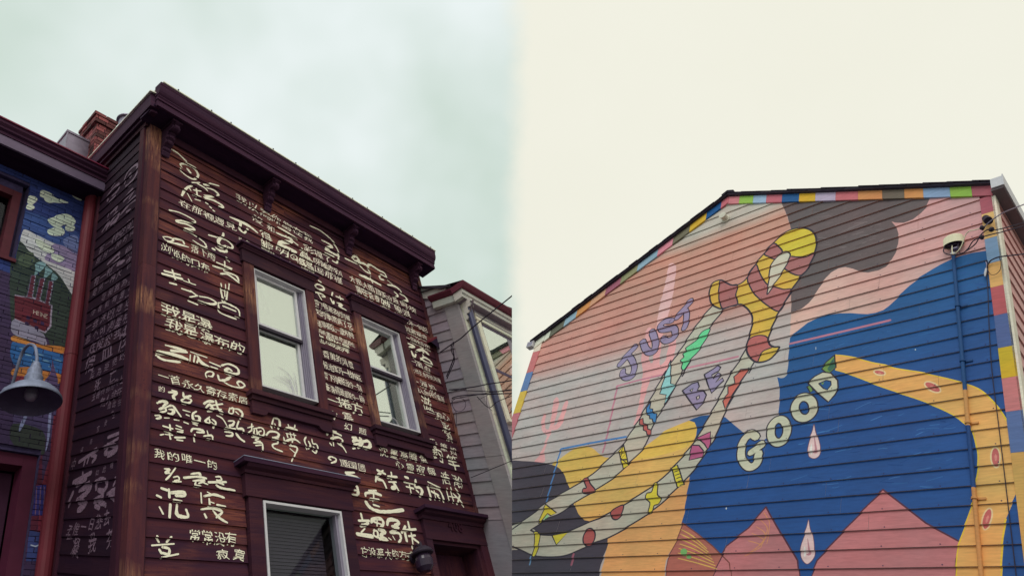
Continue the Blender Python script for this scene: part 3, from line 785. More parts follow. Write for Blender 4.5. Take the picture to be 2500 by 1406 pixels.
sk(z3, [(36, [(265, 220), (400, 255), (510, 285)]), (36, [(330, 290), (520, 305)]), (48, [(160, 310), (340, 340), (520, 400)]), (38, [(152, 345), (240, 400), (440, 425)])],
   [(26, [(570, 300), (770, 370)]), (28, [(565, 340), (550, 430)]), (38, [(620, 350), (600, 430)]), (36, [(650, 350), (700, 440), (785, 490)]), (34, [(665, 390), (640, 440)])],
   [(28, [(800, 430), (930, 485)]), (32, [(810, 490), (890, 515)]), (34, [(950, 470), (1040, 450), (1140, 500), (1150, 570), (1060, 575), (990, 540), (1030, 510), (1070, 540)])],
   [(28, [(760, 620), (750, 570), (800, 540), (850, 560), (830, 605), (780, 600)]), (40, [(905, 590), (920, 650), (990, 650), (1060, 610)]), (28, [(980, 680), (1060, 725), (1180, 745), (1230, 712), (1180, 665), (1140, 680), (1160, 725)])],
   [(22, [(250, 1270), (330, 1300)]), (26, [(610, 1320), (615, 1400)])])
sk(z4, [(38, [(240, 610), (300, 632)]), (44, [(180, 695), (225, 718)]), (42, [(215, 820), (250, 900)]), (38, [(322, 620), (320, 715)]), (42, [(340, 662), (480, 655), (490, 695), (400, 695)]), (40, [(370, 745), (455, 760)]), (44, [(340, 790), (320, 940)]), (40, [(415, 790), (405, 900), (450, 930), (530, 930), (515, 850)])],
   [(28, [(682, 660), (680, 780)]), (24, [(755, 650), (790, 670)]), (32, [(715, 700), (830, 680), (940, 715)]), (34, [(770, 730), (770, 810)]), (22, [(780, 765), (820, 780)]), (38, [(855, 800), (945, 820)]), (32, [(685, 845), (820, 830), (920, 870), (850, 940)]), (42, [(720, 900), (735, 940)]), (36, [(820, 860), (880, 940), (970, 1000)])])
sk(z6, [(18, [(75, 155), (180, 200), (280, 280), (345, 355), (385, 430), (395, 500), (380, 575), (330, 555)]), (28, [(210, 320), (280, 355), (320, 390), (260, 410), (310, 450), (345, 480)]), (30, [(250, 425), (400, 500)]), (24, [(240, 465), (340, 510)])],
   [(24, [(480, 525), (600, 580)]), (24, [(560, 510), (600, 500), (630, 550), (590, 560), (550, 520)]), (24, [(600, 580), (660, 580), (715, 605), (760, 690)]), (20, [(640, 600), (700, 670), (760, 700)])],
   [(24, [(730, 640), (735, 605), (770, 600), (860, 660), (920, 690), (940, 740), (880, 715), (870, 755), (915, 770)]), (14, [(960, 770), (1020, 830)]), (28, [(640, 715), (750, 760), (880, 830)]), (22, [(760, 735), (785, 805)])],
   [(16, [(955, 830), (1040, 845), (1100, 890), (1110, 920)]), (20, [(1040, 910), (1075, 950), (1045, 970)]), (20, [(1105, 930), (1160, 960), (1182, 1010), (1130, 1010)])])
sk(z5, [(28, [(0, 430), (200, 520), (310, 610)]), (26, [(125, 480), (110, 560), (160, 610), (195, 570)])],
   [(20, [(540, 545), (640, 600), (770, 685)]), (28, [(530, 610), (600, 640), (700, 680), (690, 715), (590, 715), (560, 745), (670, 785), (755, 830), (700, 825)]), (20, [(640, 640), (770, 750)])],
   [(13, [(690, 870), (730, 855), (765, 880), (760, 915), (715, 910), (690, 885)]), (16, [(725, 885), (730, 888)])])
sk(zb, [(28, [(225, 300), (260, 325)]), (30, [(170, 380), (220, 350), (300, 390), (310, 435), (240, 440), (180, 400)]), (26, [(160, 470), (280, 500), (330, 545), (290, 545)]), (26, [(220, 490), (270, 600)])],
   [(30, [(450, 480), (430, 530)]), (26, [(420, 570), (450, 655), (468, 620)]), (30, [(500, 545), (610, 590)]), (28, [(560, 535), (570, 600)]), (28, [(520, 640), (600, 675), (545, 695), (655, 760)])])
sk(zc, [(28, [(180, 535), (270, 575), (185, 595)]), (26, [(235, 640), (262, 725), (290, 680)])],
   [(30, [(290, 640), (380, 625), (455, 685)]), (28, [(375, 600), (388, 695)]), (28, [(350, 760), (400, 720), (480, 770), (490, 825), (420, 790), (350, 735)])])
sk(zd, [(34, [(480, 800), (520, 860), (600, 900), (720, 905), (870, 885)])])
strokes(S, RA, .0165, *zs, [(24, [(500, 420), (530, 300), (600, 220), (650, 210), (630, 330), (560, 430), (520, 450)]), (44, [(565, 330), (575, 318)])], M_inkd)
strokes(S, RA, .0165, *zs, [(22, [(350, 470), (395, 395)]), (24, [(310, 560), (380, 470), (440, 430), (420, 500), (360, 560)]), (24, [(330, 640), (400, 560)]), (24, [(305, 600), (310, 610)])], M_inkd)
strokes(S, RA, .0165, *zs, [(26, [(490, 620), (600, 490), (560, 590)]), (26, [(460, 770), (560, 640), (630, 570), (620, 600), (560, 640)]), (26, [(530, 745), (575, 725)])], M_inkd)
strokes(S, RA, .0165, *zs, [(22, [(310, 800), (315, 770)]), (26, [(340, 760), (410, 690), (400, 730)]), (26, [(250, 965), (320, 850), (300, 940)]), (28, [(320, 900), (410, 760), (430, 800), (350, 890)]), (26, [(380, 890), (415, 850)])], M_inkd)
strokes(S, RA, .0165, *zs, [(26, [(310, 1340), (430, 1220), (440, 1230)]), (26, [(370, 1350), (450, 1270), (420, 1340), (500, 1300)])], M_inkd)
zq = ((560, 980), .1706); ze = ((140, 1000), .2603)
sk(zq, [(30, [(245, 385), (330, 360)]), (30, [(310, 325), (300, 430)]), (28, [(250, 460), (300, 420)]), (26, [(330, 400), (370, 400), (375, 490), (330, 480), (340, 420)]), (24, [(370, 390), (440, 380), (480, 420), (470, 490), (420, 500), (400, 450), (440, 430)]), (26, [(310, 515), (410, 520), (360, 560), (430, 575)]), (34, [(330, 600), (450, 600), (455, 710)]), (30, [(360, 640), (440, 630)])],
   [(30, [(620, 245), (590, 340), (600, 390)]), (34, [(630, 245), (690, 260), (705, 320), (690, 400)]), (20, [(630, 330), (640, 370)]), (34, [(510, 490), (560, 440), (640, 440), (690, 470), (670, 520), (600, 530)]), (26, [(600, 540), (680, 560), (680, 600), (610, 620), (610, 660), (650, 690), (740, 725)])],
   [(30, [(825, 340), (840, 400)]), (30, [(925, 345), (905, 410)]), (34, [(785, 395), (860, 390), (950, 420)]), (22, [(800, 460), (940, 490)]), (20, [(810, 470), (820, 520)]), (20, [(860, 450), (870, 520)]), (20, [(910, 460), (920, 530)]), (32, [(760, 520), (775, 590), (830, 560), (920, 550), (990, 600)]), (30, [(890, 560), (870, 620)]), (32, [(850, 635), (940, 650), (960, 690), (920, 770), (880, 860)]), (28, [(855, 680), (920, 740)])],
   [(28, [(1090, 510), (1060, 570), (1100, 690)]), (26, [(1120, 580), (1140, 640), (1120, 680)]), (26, [(1170, 545), (1180, 610), (1230, 620), (1245, 680), (1225, 740), (1180, 710)]), (30, [(1180, 660), (1200, 680)])],
   [(30, [(1455, 420), (1520, 435)]), (36, [(1380, 490), (1410, 440), (1500, 450), (1585, 490)]), (30, [(1470, 480), (1465, 560)]), (30, [(1430, 540), (1540, 520), (1600, 560), (1590, 600)]), (26, [(1430, 600), (1450, 630)]), (30, [(1480, 590), (1480, 640)]), (32, [(1540, 600), (1610, 650), (1655, 735)])])
sk(zd, [(30, [(340, 125), (380, 125)]), (34, [(340, 170), (370, 150), (430, 170)]), (30, [(350, 200), (420, 190)]), (26, [(345, 240), (370, 235)]), (34, [(420, 130), (440, 180), (400, 230)]), (34, [(440, 170), (500, 160), (525, 200), (500, 235), (450, 225)])],
   [(18, [(110, 360), (85, 345), (110, 325), (160, 345), (160, 375), (110, 395)])],
   [(34, [(270, 495), (360, 490)]), (36, [(225, 575), (240, 540), (320, 530), (405, 560), (380, 575)]), (34, [(310, 540), (300, 600)]), (24, [(320, 580), (360, 600)]), (28, [(310, 640), (380, 630), (395, 690), (380, 730), (330, 725)]), (24, [(320, 680), (380, 680)])],
   [(28, [(510, 680), (590, 680)]), (30, [(470, 740), (480, 710), (560, 705), (635, 730)]), (28, [(560, 700), (555, 790)]), (28, [(520, 770), (610, 780)]), (24, [(490, 800), (500, 830)]), (26, [(560, 830), (620, 850)])],
   [(32, [(660, 470), (600, 530), (580, 590)]), (28, [(600, 470), (680, 510)]), (32, [(600, 560), (660, 580), (690, 660)]), (28, [(745, 490), (750, 560)]), (30, [(710, 540), (800, 540)]), (30, [(720, 590), (800, 590)]), (40, [(770, 600), (790, 640), (750, 660)]), (30, [(800, 640), (820, 690)])],
   [(36, [(890, 540), (920, 550)]), (26, [(885, 590), (980, 610)]), (30, [(940, 620), (950, 715)]), (30, [(905, 640), (980, 660)]), (34, [(1000, 570), (1000, 640), (1050, 650), (1070, 690), (1050, 740)]), (26, [(1010, 680), (1030, 700)])],
   [(26, [(1130, 590), (1260, 660)]), (26, [(1135, 640), (1160, 770)]), (24, [(1160, 640), (1260, 680), (1300, 800)]), (22, [(1170, 690), (1240, 730)]), (22, [(1200, 680), (1210, 780)]), (20, [(1230, 740), (1260, 780)])],
   [(20, [(1330, 660), (1350, 790)]), (20, [(1370, 650), (1400, 810)]), (20, [(1420, 660), (1460, 720)]), (20, [(1400, 710), (1470, 790), (1510, 850)]), (20, [(1470, 730), (1440, 820)]), (18, [(1340, 740), (1460, 760)])],
   [(32, [(430, 925), (440, 990)]), (40, [(400, 1000), (510, 1000)]), (30, [(500, 1000), (480, 1040), (430, 1050)]), (32, [(470, 1080), (430, 1120)]), (44, [(385, 1140), (540, 1165)])],
   [(34, [(530, 1020), (560, 980), (640, 980), (660, 1030), (630, 1070)]), (28, [(600, 960), (590, 1060)]), (28, [(560, 1010), (640, 1040)]), (30, [(570, 1090), (560, 1150), (600, 1170), (600, 1110), (560, 1100)]), (34, [(620, 1090), (680, 1110), (630, 1160), (700, 1200), (620, 1190)])],
   [(34, [(700, 1040), (720, 990), (790, 990), (830, 1020), (780, 1050)]), (30, [(750, 1060), (820, 1070), (750, 1110)]), (34, [(740, 1120), (830, 1130), (845, 1190), (820, 1225)]), (26, [(715, 1180), (740, 1200)]), (24, [(760, 1160), (780, 1200)])],
   [(34, [(890, 1060), (860, 1120)]), (32, [(890, 1100), (905, 1210)]), (32, [(925, 1010), (935, 1090)]), (34, [(900, 1100), (1000, 1090)]), (30, [(960, 1110), (970, 1290)]), (30, [(930, 1160), (1000, 1150)]), (30, [(970, 1180), (1030, 1230)])])
sk(z3, [(36, [(300, 800), (400, 800), (350, 850), (370, 890)]), (34, [(340, 770), (400, 785)]), (38, [(480, 800), (490, 860), (570, 840)]), (30, [(490, 880), (450, 900), (480, 930), (550, 930), (570, 890), (500, 870)])],
   [(34, [(730, 940), (780, 910), (850, 910)]), (34, [(750, 990), (800, 950), (830, 1010), (780, 1030)]), (34, [(830, 960), (960, 940)]), (32, [(800, 1000), (940, 1010)]), (32, [(880, 900), (900, 1000), (960, 1060)])],
   [(26, [(1050, 990), (1030, 1050), (1080, 1060), (1090, 990), (1060, 1000)]), (28, [(1110, 1000), (1160, 1010), (1200, 1060), (1180, 1120)]), (26, [(1120, 1040), (1150, 1070)])],
   [(38, [(160, 930), (220, 905), (280, 920), (230, 970)]), (40, [(180, 1010), (240, 990), (260, 1030), (190, 1050)]), (34, [(250, 990), (340, 960), (390, 1020), (440, 1100)]), (32, [(300, 1010), (360, 1020), (330, 1070), (280, 1060)]), (26, [(140, 1080), (190, 1080), (200, 1110), (150, 1120)]), (24, [(250, 1110), (310, 1110)]), (26, [(370, 1130), (430, 1140)])],
   [(32, [(475, 1015), (560, 1040)]), (34, [(510, 1075), (545, 1090)]), (34, [(640, 1030), (590, 1070), (600, 1150), (660, 1160), (670, 1100), (620, 1090)]), (28, [(490, 1160), (540, 1180)]), (24, [(600, 1180), (650, 1200)])],
   [(28, [(800, 1100), (740, 1160), (790, 1180)]), (26, [(790, 1120), (800, 1170)]), (26, [(830, 1130), (870, 1170), (850, 1230)]), (24, [(820, 1170), (840, 1190)])],
   [(32, [(1030, 1150), (1100, 1150), (1080, 1200), (1040, 1210), (1060, 1250)]), (30, [(990, 1240), (1110, 1250)]), (30, [(1160, 1150), (1130, 1240), (1200, 1250), (1210, 1290)]), (28, [(990, 1280), (1080, 1290), (1070, 1330), (1000, 1330)]), (30, [(1130, 1300), (1170, 1360), (1220, 1400)]), (18, [(890, 1080), (960, 1120), (1010, 1220)])],
   [(40, [(225, 1215), (340, 1250)]), (36, [(310, 1200), (310, 1280)]), (34, [(390, 1205), (450, 1230)]), (32, [(380, 1245), (470, 1270)]), (34, [(400, 1290), (460, 1290)]), (30, [(200, 1320), (240, 1310)]), (30, [(260, 1310), (350, 1320)]), (30, [(310, 1300), (320, 1370)]), (38, [(380, 1350), (500, 1350)]), (38, [(400, 1380), (470, 1390)])],
   [(34, [(570, 1280), (600, 1245), (700, 1260), (720, 1290), (640, 1290)]), (30, [(770, 1270), (780, 1330)]), (30, [(720, 1340), (820, 1330), (830, 1380)]), (24, [(760, 1370), (800, 1380)])])
sk(z4, [(34, [(180, 1150), (210, 1210)]), (34, [(340, 1160), (300, 1210)]), (38, [(130, 1250), (380, 1230)]), (36, [(210, 1300), (230, 1340)]), (38, [(250, 1270), (320, 1290), (310, 1350), (250, 1340)]), (40, [(230, 1390), (420, 1350)])],
   [(28, [(275, 390), (330, 400), (280, 440), (330, 440)]), (26, [(400, 380), (330, 470), (280, 520)]), (26, [(370, 490), (420, 480), (430, 520), (380, 530)]), (26, [(360, 545), (450, 540)])],
   [(30, [(490, 495), (640, 480), (740, 500)]), (28, [(570, 450), (660, 440), (680, 480)]), (26, [(590, 530), (720, 520), (650, 560)]), (26, [(620, 540), (610, 580), (670, 590)]), (24, [(680, 540), (750, 570)])],
   [(26, [(850, 480), (900, 480), (910, 520), (860, 520)]), (32, [(765, 545), (960, 540)]), (26, [(880, 550), (930, 570)]), (28, [(850, 580), (900, 610), (1050, 640)])])
for gr in ([(38, [(170, 680), (330, 590)]), (30, [(250, 590), (260, 660)]), (34, [(190, 710), (290, 650)]), (38, [(160, 780), (120, 900)]), (38, [(220, 760), (320, 700), (290, 780), (210, 850)]), (38, [(210, 850), (280, 880), (210, 940)])],
           [(30, [(380, 740), (380, 680), (450, 650), (480, 700), (450, 760), (400, 750)]), (34, [(360, 860), (460, 800), (400, 850), (450, 880)]), (36, [(370, 900), (410, 920)])],
           [(26, [(580, 560), (600, 590), (560, 660), (540, 710)]), (36, [(490, 790), (590, 720), (580, 770), (510, 800), (550, 850)]), (38, [(465, 890), (470, 905)])],
           [(24, [(490, 260), (590, 220)]), (24, [(450, 360), (590, 270)]), (30, [(490, 330), (570, 340), (550, 390), (460, 410), (480, 360)]), (24, [(490, 440), (530, 420)])],
           [(28, [(220, 490), (390, 370)]), (22, [(280, 440), (270, 520)]), (22, [(310, 440), (300, 500)]), (24, [(330, 430), (380, 440), (350, 490)])]):
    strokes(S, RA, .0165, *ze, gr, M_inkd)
# ================================================================== the painted brick house at the left
HB = thing('brick_house', 'brick house with a painted landscape of clouds, hills and red factory', 'house', base_pt(B, -1.4))
gvB = ground_v(B, 0)
Z8 = ((40, 440), .2275); Z3 = ((0, 560), .3413); Z5 = ((0, 926), .3413)
def art_px(fr, z, pts, lev, col, sm=False, out=None):
    P_ = [fr.at(z[0][0]+z[1]*x, z[0][1]+z[1]*y) for x, y in pts]
    if sm: P_ = spline(P_, 4, True)
    for t in tris(P_):
        out.append((lev, col, t, (min(p[0] for p in t), max(p[0] for p in t), min(p[1] for p in t), max(p[1] for p in t))))
artB = []
def ab(z, lev, rgb, pts, sm=True): art_px(B, z, pts, lev, ca(*rgb), sm, artB)
ab(Z8, 1, (58, 78, 136), [(60, 330), (640, 560), (660, 800), (560, 740), (330, 650), (75, 540)])
ab(Z8, 2, (196, 192, 198), [(75, 535), (200, 585), (330, 650), (450, 700), (560, 740), (665, 790), (655, 960), (620, 1290), (520, 1130), (450, 1040), (330, 930), (200, 820), (40, 720)])
ab(Z8, 3, (146, 128, 166), [(400, 690), (560, 735), (660, 800), (650, 980), (520, 940), (380, 890), (300, 850), (330, 790)])
ab(Z8, 3, (108, 118, 168), [(500, 640), (640, 600), (670, 760), (640, 800), (540, 740)])
cl = (202, 206, 192)
for sh, c, dy in (((84, 76, 118), 4, 9), (cl, 5, 0)):
    for pts in ([(250, 130), (275, 115), (330, 130), (380, 160), (430, 200), (500, 220), (550, 250), (460, 250), (400, 245), (340, 250), (300, 225), (285, 195), (255, 180)],
                [(585, 155), (620, 150), (660, 180), (700, 215), (680, 225), (640, 210), (600, 180)],
                [(330, 430), (400, 400), (430, 380), (500, 368), (560, 375), (610, 410), (630, 450), (600, 490), (520, 480), (440, 510), (380, 490)],
                [(530, 490), (580, 480), (620, 500), (610, 545), (560, 550), (520, 530)], [(330, 540), (400, 515), (470, 505), (515, 550), (490, 595), (400, 600), (340, 580)],
                [(130, 175), (190, 180), (220, 210), (190, 250), (150, 270), (110, 240)], [(110, 270), (160, 265), (190, 300), (150, 325), (100, 310)],
                [(190, 640), (260, 650), (330, 700), (400, 750), (380, 790), (300, 770), (230, 720)], [(370, 800), (440, 800), (510, 850), (450, 885), (380, 850)]):
        ab(Z8, c, sh, [(x+dy*.6, y+dy) for x, y in pts])
ab(Z3, 6, (52, 62, 58), [(90, 100), (250, 200), (400, 310), (480, 420), (522, 500), (510, 600), (486, 700), (462, 850), (360, 835), (320, 770), (90, 750)])
ab(Z3, 7, (78, 88, 74), [(140, 190), (230, 170), (240, 240), (180, 280), (130, 250)])
for pts in ([(200, 900), (270, 880), (310, 910), (280, 960), (230, 1000), (190, 1030), (200, 960)], [(310, 930), (380, 980), (350, 1020), (290, 1060), (300, 990)], [(385, 1000), (440, 1050), (400, 1085), (370, 1080)]):
    ab(Z8, 7, (124, 154, 162), pts)
for q in ([(160, 1030), (200, 1030), (160, 1270), (110, 1260)], [(255, 1060), (300, 1060), (240, 1300), (200, 1290)], [(350, 1090), (390, 1090), (340, 1350), (305, 1330)]):
    ab(Z8, 8, (104, 92, 122), [(q[0][0]-7, q[0][1]-6), (q[1][0]+7, q[1][1]-6), (q[2][0]+7, q[2][1]), (q[3][0]-7, q[3][1])], False)
    ab(Z8, 9, (96, 44, 60), q, False)
    for k in range(6):
        t = k/6; x = q[1][0]+(q[2][0]-q[1][0])*t; y = q[1][1]+(q[2][1]-q[1][1])*t; ab(Z8, 10, (170, 168, 186), [(x-6, y), (x+4, y+4), (x+1, y+18), (x-9, y+14)], False)
ab(Z3, 8, (150, 138, 160), [(100, 470), (235, 490), (372, 545), (362, 700), (322, 745), (100, 650)], False)
ab(Z3, 9, (96, 36, 50), [(100, 478), (230, 500), (360, 552), (350, 690), (318, 733), (100, 640)], False)
for x, y in ((185, 620), (235, 640), (285, 660), (175, 660), (245, 690)): ab(Z3, 10, (52, 34, 70), [(x, y), (x+26, y+8), (x+26, y+32), (x, y+24)], False)
ab(Z3, 7, (140, 134, 158), [(90, 650), (200, 690), (300, 745), (330, 830), (240, 800), (90, 750)])
ab(Z3, 8, (186, 122, 62), [(90, 765), (200, 800), (300, 828), (400, 836), (472, 850), (455, 892), (350, 872), (250, 838), (90, 805)])
ab(Z3, 7, (46, 92, 150), [(90, 800), (250, 835), (350, 875), (455, 890), (440, 1040), (380, 1040), (250, 1010), (90, 960)])
for k in range(7): ab(Z3, 9, (110, 150, 180), [(130+k*42, 850+k*14+(k % 3)*30), (160+k*42, 852+k*14+(k % 3)*30), (185+k*42, 864+k*14+(k % 3)*30), (150+k*42, 860+k*14+(k % 3)*30)])
ab(Z3, 9, (176, 110, 58), [(90, 1000), (200, 985), (300, 1010), (436, 1045), (415, 1105), (250, 1070), (90, 1050)])
ab(Z3, 8, (72, 60, 96), [(90, 1050), (250, 1070), (420, 1100), (400, 1500), (90, 1500)], False)
ab(Z3, 10, (84, 66, 104), [(372, 930), (388, 1010), (410, 1080), (400, 1300), (300, 1300), (310, 1090), (352, 1040)], False)
ab(Z3, 10, (120, 44, 58), [(90, 1050), (200, 1060), (180, 1090), (90, 1090)])
ab(Z5, 9, (52, 56, 54), [(90, 320), (300, 370), (315, 500), (285, 540), (90, 470)])
ab(Z5, 10, (128, 132, 170), [(185, 235), (200, 240), (165, 330), (130, 380), (140, 320)]); ab(Z5, 10, (128, 132, 170), [(345, 240), (362, 240), (350, 420), (320, 520), (335, 400)])
ab(Z5, 11, (112, 40, 58), [(380, 260), (440, 270), (400, 700), (360, 1300), (260, 1300), (280, 800), (350, 560)], False)
ab(Z5, 9, (84, 34, 54), [(120, 540), (300, 545), (280, 1300), (60, 1300)], False)
ab(Z5, 12, (52, 50, 120), [(240, 765), (355, 750), (345, 975), (220, 975)], False)
for k in range(4): ab(Z5, 13, (118, 84, 110), [(255+k*28, 770), (262+k*28, 770), (252+k*28, 970), (245+k*28, 970)], False)
ab(Z5, 12, (56, 66, 120), [(205, 1080), (310, 1100), (300, 1300), (180, 1300)], False); ab(Z5, 13, (160, 170, 190), [(215, 1180), (250, 1190), (290, 1172), (292, 1180), (250, 1200), (214, 1190)], False)
for i, ch in enumerate('HEINZ'):
    vs, fs, gw, gh = glyph(ch, .01); c = B.at(84+i*6.6, 763.5+i*2.3)
    for f in fs:
        t = [(c[0]+vs[j][0]*.052, c[1]+vs[j][1]*.066) for j in f]; artB.append((12, ca(176, 158, 150), t, (min(p[0] for p in t), max(p[0] for p in t), min(p[1] for p in t), max(p[1] for p in t))))
HBR, LBR = .042, .145
wu = B.at(64, 500)[0]; wv0, wv1 = -1.55, B.at(60, 449)[1]       # upper window opening
wv0 = B.at(45, 640)[1]
dtop = B.at(60, 1104)[1]; dr_ = B.at(92, 1150)[0]
rb = random.Random(5); bricks = []
for k in range(int(4.6/HBR)):
    v = -.60-HBR*(k+1); 
    if v < -4.75: break
    u = -1.6+(LBR/2 if k % 2 else 0)
    while u < -.004:
        a, b_ = u+.0022, min(u+LBR-.0022, -.004)
        ok = []
        for (o0, o1, q0, q1) in ((-3, wu, wv0, wv1), (-3, dr_, -9, dtop)):
            if v+HBR > q0 and v < q1 and a < o1: a = max(a, o1)
        if b_-a > .02: bricks.append((a, b_, v+.0022, v+HBR-.0022))
        u += LBR
def in_view(q):
    p = B.P((q[0]+q[1])/2, q[2]); x, y = PX+F*p[0]/p[2], PY-F*p[1]/p[2]; return x > -10 and y < 1420, x, y
vis = [q for q in bricks if in_view(q)[0]]; rest = [q for q in bricks if not in_view(q)[0]]
vis.sort(key=lambda q: q[2]); single = set(vis[:0])
vis.sort(key=lambda q: -abs(q[2]+1.9) )
order = sorted(vis, key=lambda q: abs(q[2]+1.75)); single = set(order[:298])
def mk_brick(mb, q):
    w1 = .007+rb.uniform(-.003, .004); j = rb.uniform(-.002, .002); tint = rb.uniform(.82, 1.12)
    def sc(c): return (c[0]*tint, c[1]*tint, c[2]*tint, 1)
    base = ca(44, 56, 112) if q[2] > -1.9 else ca(62, 46, 78)
    a, b_, c, d = q[0]+j, q[1]+j, q[2]+j, q[3]+j*.5
    mb.poly([B.P(a, c, w1), B.P(b_, c, w1), B.P(b_, d, w1), B.P(a, d, w1)], [(a, c), (b_, c), (b_, d), (a, d)], M_brickp, sc(base))
    for (p, r) in (((a, c), (b_, c)), ((b_, c), (b_, d)), ((b_, d), (a, d)), ((a, d), (a, c))):
        mb.poly([B.P(*p, w1), B.P(*p, -.012), B.P(*r, -.012), B.P(*r, w1)], [p, (p[0]+.005, p[1]-.01), (r[0]+.005, r[1]-.01), r], M_brickp, sc(base))
    for lev, colr, t, bb in artB:
        if bb[0] > b_ or bb[1] < a or bb[2] > d or bb[3] < c: continue
        z = clip_rect(t, a, b_, c, d)
        if z: mb.poly([B.P(u, v, w1+EPS*lev) for u, v in z], z, M_brickp, sc(colr))
stuff = MB()
for q in bricks:
    if q in single: x = MB(); mk_brick(x, q); x.build('brick', HB)
    else: mk_brick(stuff, q)
stuff.build('brickwork', HB, kind='stuff')
mb = MB(); mb.box(B, wu, -.001, dtop, -.1, -.05, -.004, M_mort); mb.box(B, dr_, -.001, gvB-.3, dtop-.001, -.05, -.004, M_mort); mb.box(B, -3.5, wu-.001, wv1, -.1, -.05, -.004, M_mort); mb.box(B, -3.5, wu-.001, dtop, wv0, -.05, -.004, M_mort); mb.build('mortar', HB)
mb = MB(); mb.box(B, dr_, -.001, gvB-.3, -4.76, -.003, .012, M_brickp, ca(84, 34, 54)); mb.box(B, -3.5, -1.61, gvB-.3, -.58, -.003, .012, M_brickp, ca(70, 40, 60)); mb.build('lower_wall', HB)
# eaves: red edge, dark gutter moulding, grey fascia, soffit
ea = part_empty('eaves', HB)
def eb(nm, prof, m, a=-4.2, b=-.055):
    x = MB(); x.extrude_u(B, prof, a, b, m); x.build(nm, ea)
eb('soffit', [(.0, -.60), (.23, -.60), (.23, -.585), (.0, -.585)], M_soff, -4.2, -.0)
eb('fascia', [(.231, -.605), (.252, -.605), (.252, -.48), (.231, -.48)], simple('grey_fascia_paint', ca(92, 78, 100), .6, 0, .1, 8))
eb('gutter_moulding', [(.23, -.479), (.262, -.479), (.262, -.44), (.285, -.425), (.285, -.40), (.31, -.375), (.31, -.335), (.23, -.335)], M_crown)
eb('red_roof_edge', [(.0, -.334), (.325, -.334), (.325, -.318), (.0, -.20)], simple('red_roof_edge_paint', ca(112, 36, 62), .5, 0, .15, 8), -4.2, -.045)
x = MB(); x.prism(B, [(-.075, -.335), (-.02, -.335), (-.02, -.22)], .24, .33, M_redp); x.build('gutter_end', ea)
RRM = simple('red_roof_paint', ca(112, 40, 58), .6, 0, .15, 5)
rf = MB(); P0, P1 = B.P(-4.2, -.2, 0.05), B.P(-.02, -.2, .05); up_ = B.V*.55+G1*1.9; rf.poly([P0, P1, P1+up_, P0+up_], [(0, 0), (4, 0), (4, 2), (0, 2)], RRM); rf.build('roof', HB)
# downspout
pu = (B.at(219, 463, .062)[0]+B.at(163.5, 926, .062)[0]+B.at(121.5, 1364, .062)[0])/3; print('pipe', pu)
dsp = [(B.P(pu, v, .062)) for v in (-.56, -1.4, -2.3, -3.3, -4.4, gvB+.1)]
x = MB(); x.tube(dsp, .055, M_redp, 14); x.tube([B.P(pu, -2.62, .062), B.P(pu, -2.66, .062)], .0585, M_redp, 14); x.tube([B.P(pu, -.60, .062), B.P(pu, -.56, .10), B.P(pu, -.50, .2)], .055, M_redp, 14)
x.build('downspout', HB, 'round red downspout beside the painted bricks', smooth=True)
# upper window reveal and the lower doorway
WB = part_empty('window', HB); M_rwf = simple('old_red_frame_paint', ca(74, 26, 38), .65, 0, .2, 8)
x = MB(); x.box(B, -3.6, -.002, gvB-.3, -.1, -.5, -.42, M_dark); x.build('inner_wall', HB)
x = MB(); x.box(B, wu-.001, wu+.0, wv0, wv1, -.2, .0, M_mort); x.build('reveal', WB)
x = MB(); x.box(B, wu-.11, wu-.035, wv0, wv1-.09, -.12, -.05, M_rwf); x.box(B, -3.0, wu-.111, wv1-.17, wv1-.09, -.12, -.05, M_rwf); x.build('frame', WB)
x = MB(); x.box(B, -3.0, wu-.111, wv0, wv1-.171, -.11, -.105, M_glassd); x.build('pane', WB)
x = MB(); x.box(B, -3.1, wu, wv0-.1, wv1+.05, -.32, -.3, M_dark); x.build('room_shade', WB)
x = MB(); x.box(B, wu-.034, wu-.002, wv0, wv1, -.20, -.1, M_mort); x.box(B, -3.0, wu-.035, wv1-.089, wv1, -.2, -.05, M_mort); x.build('brick_jamb', WB)
x = MB(); x.box(B, -3.0, wu, wv0-.04, wv0-.001, -.2, .03, M_rwf); x.build('sill', WB)
DB = part_empty('doorway', HB); mdr = simple('dark_red_door_paint', ca(72, 24, 46), .6, 0, .15, 5)
x = MB(); x.box(B, dr_-.10, dr_-.002, gvB, dtop-.002, -.14, -.03, mdr); x.box(B, -3.4, dr_-.101, dtop-.1, dtop-.002, -.14, -.03, mdr); x.build('frame', DB)
x = MB(); x.box(B, -3.4, dr_-.101, gvB, dtop-.101, -.2, -.17, simple('dark_door', ca(52, 20, 44), .7, 0, .2, 5)); x.build('door', DB)

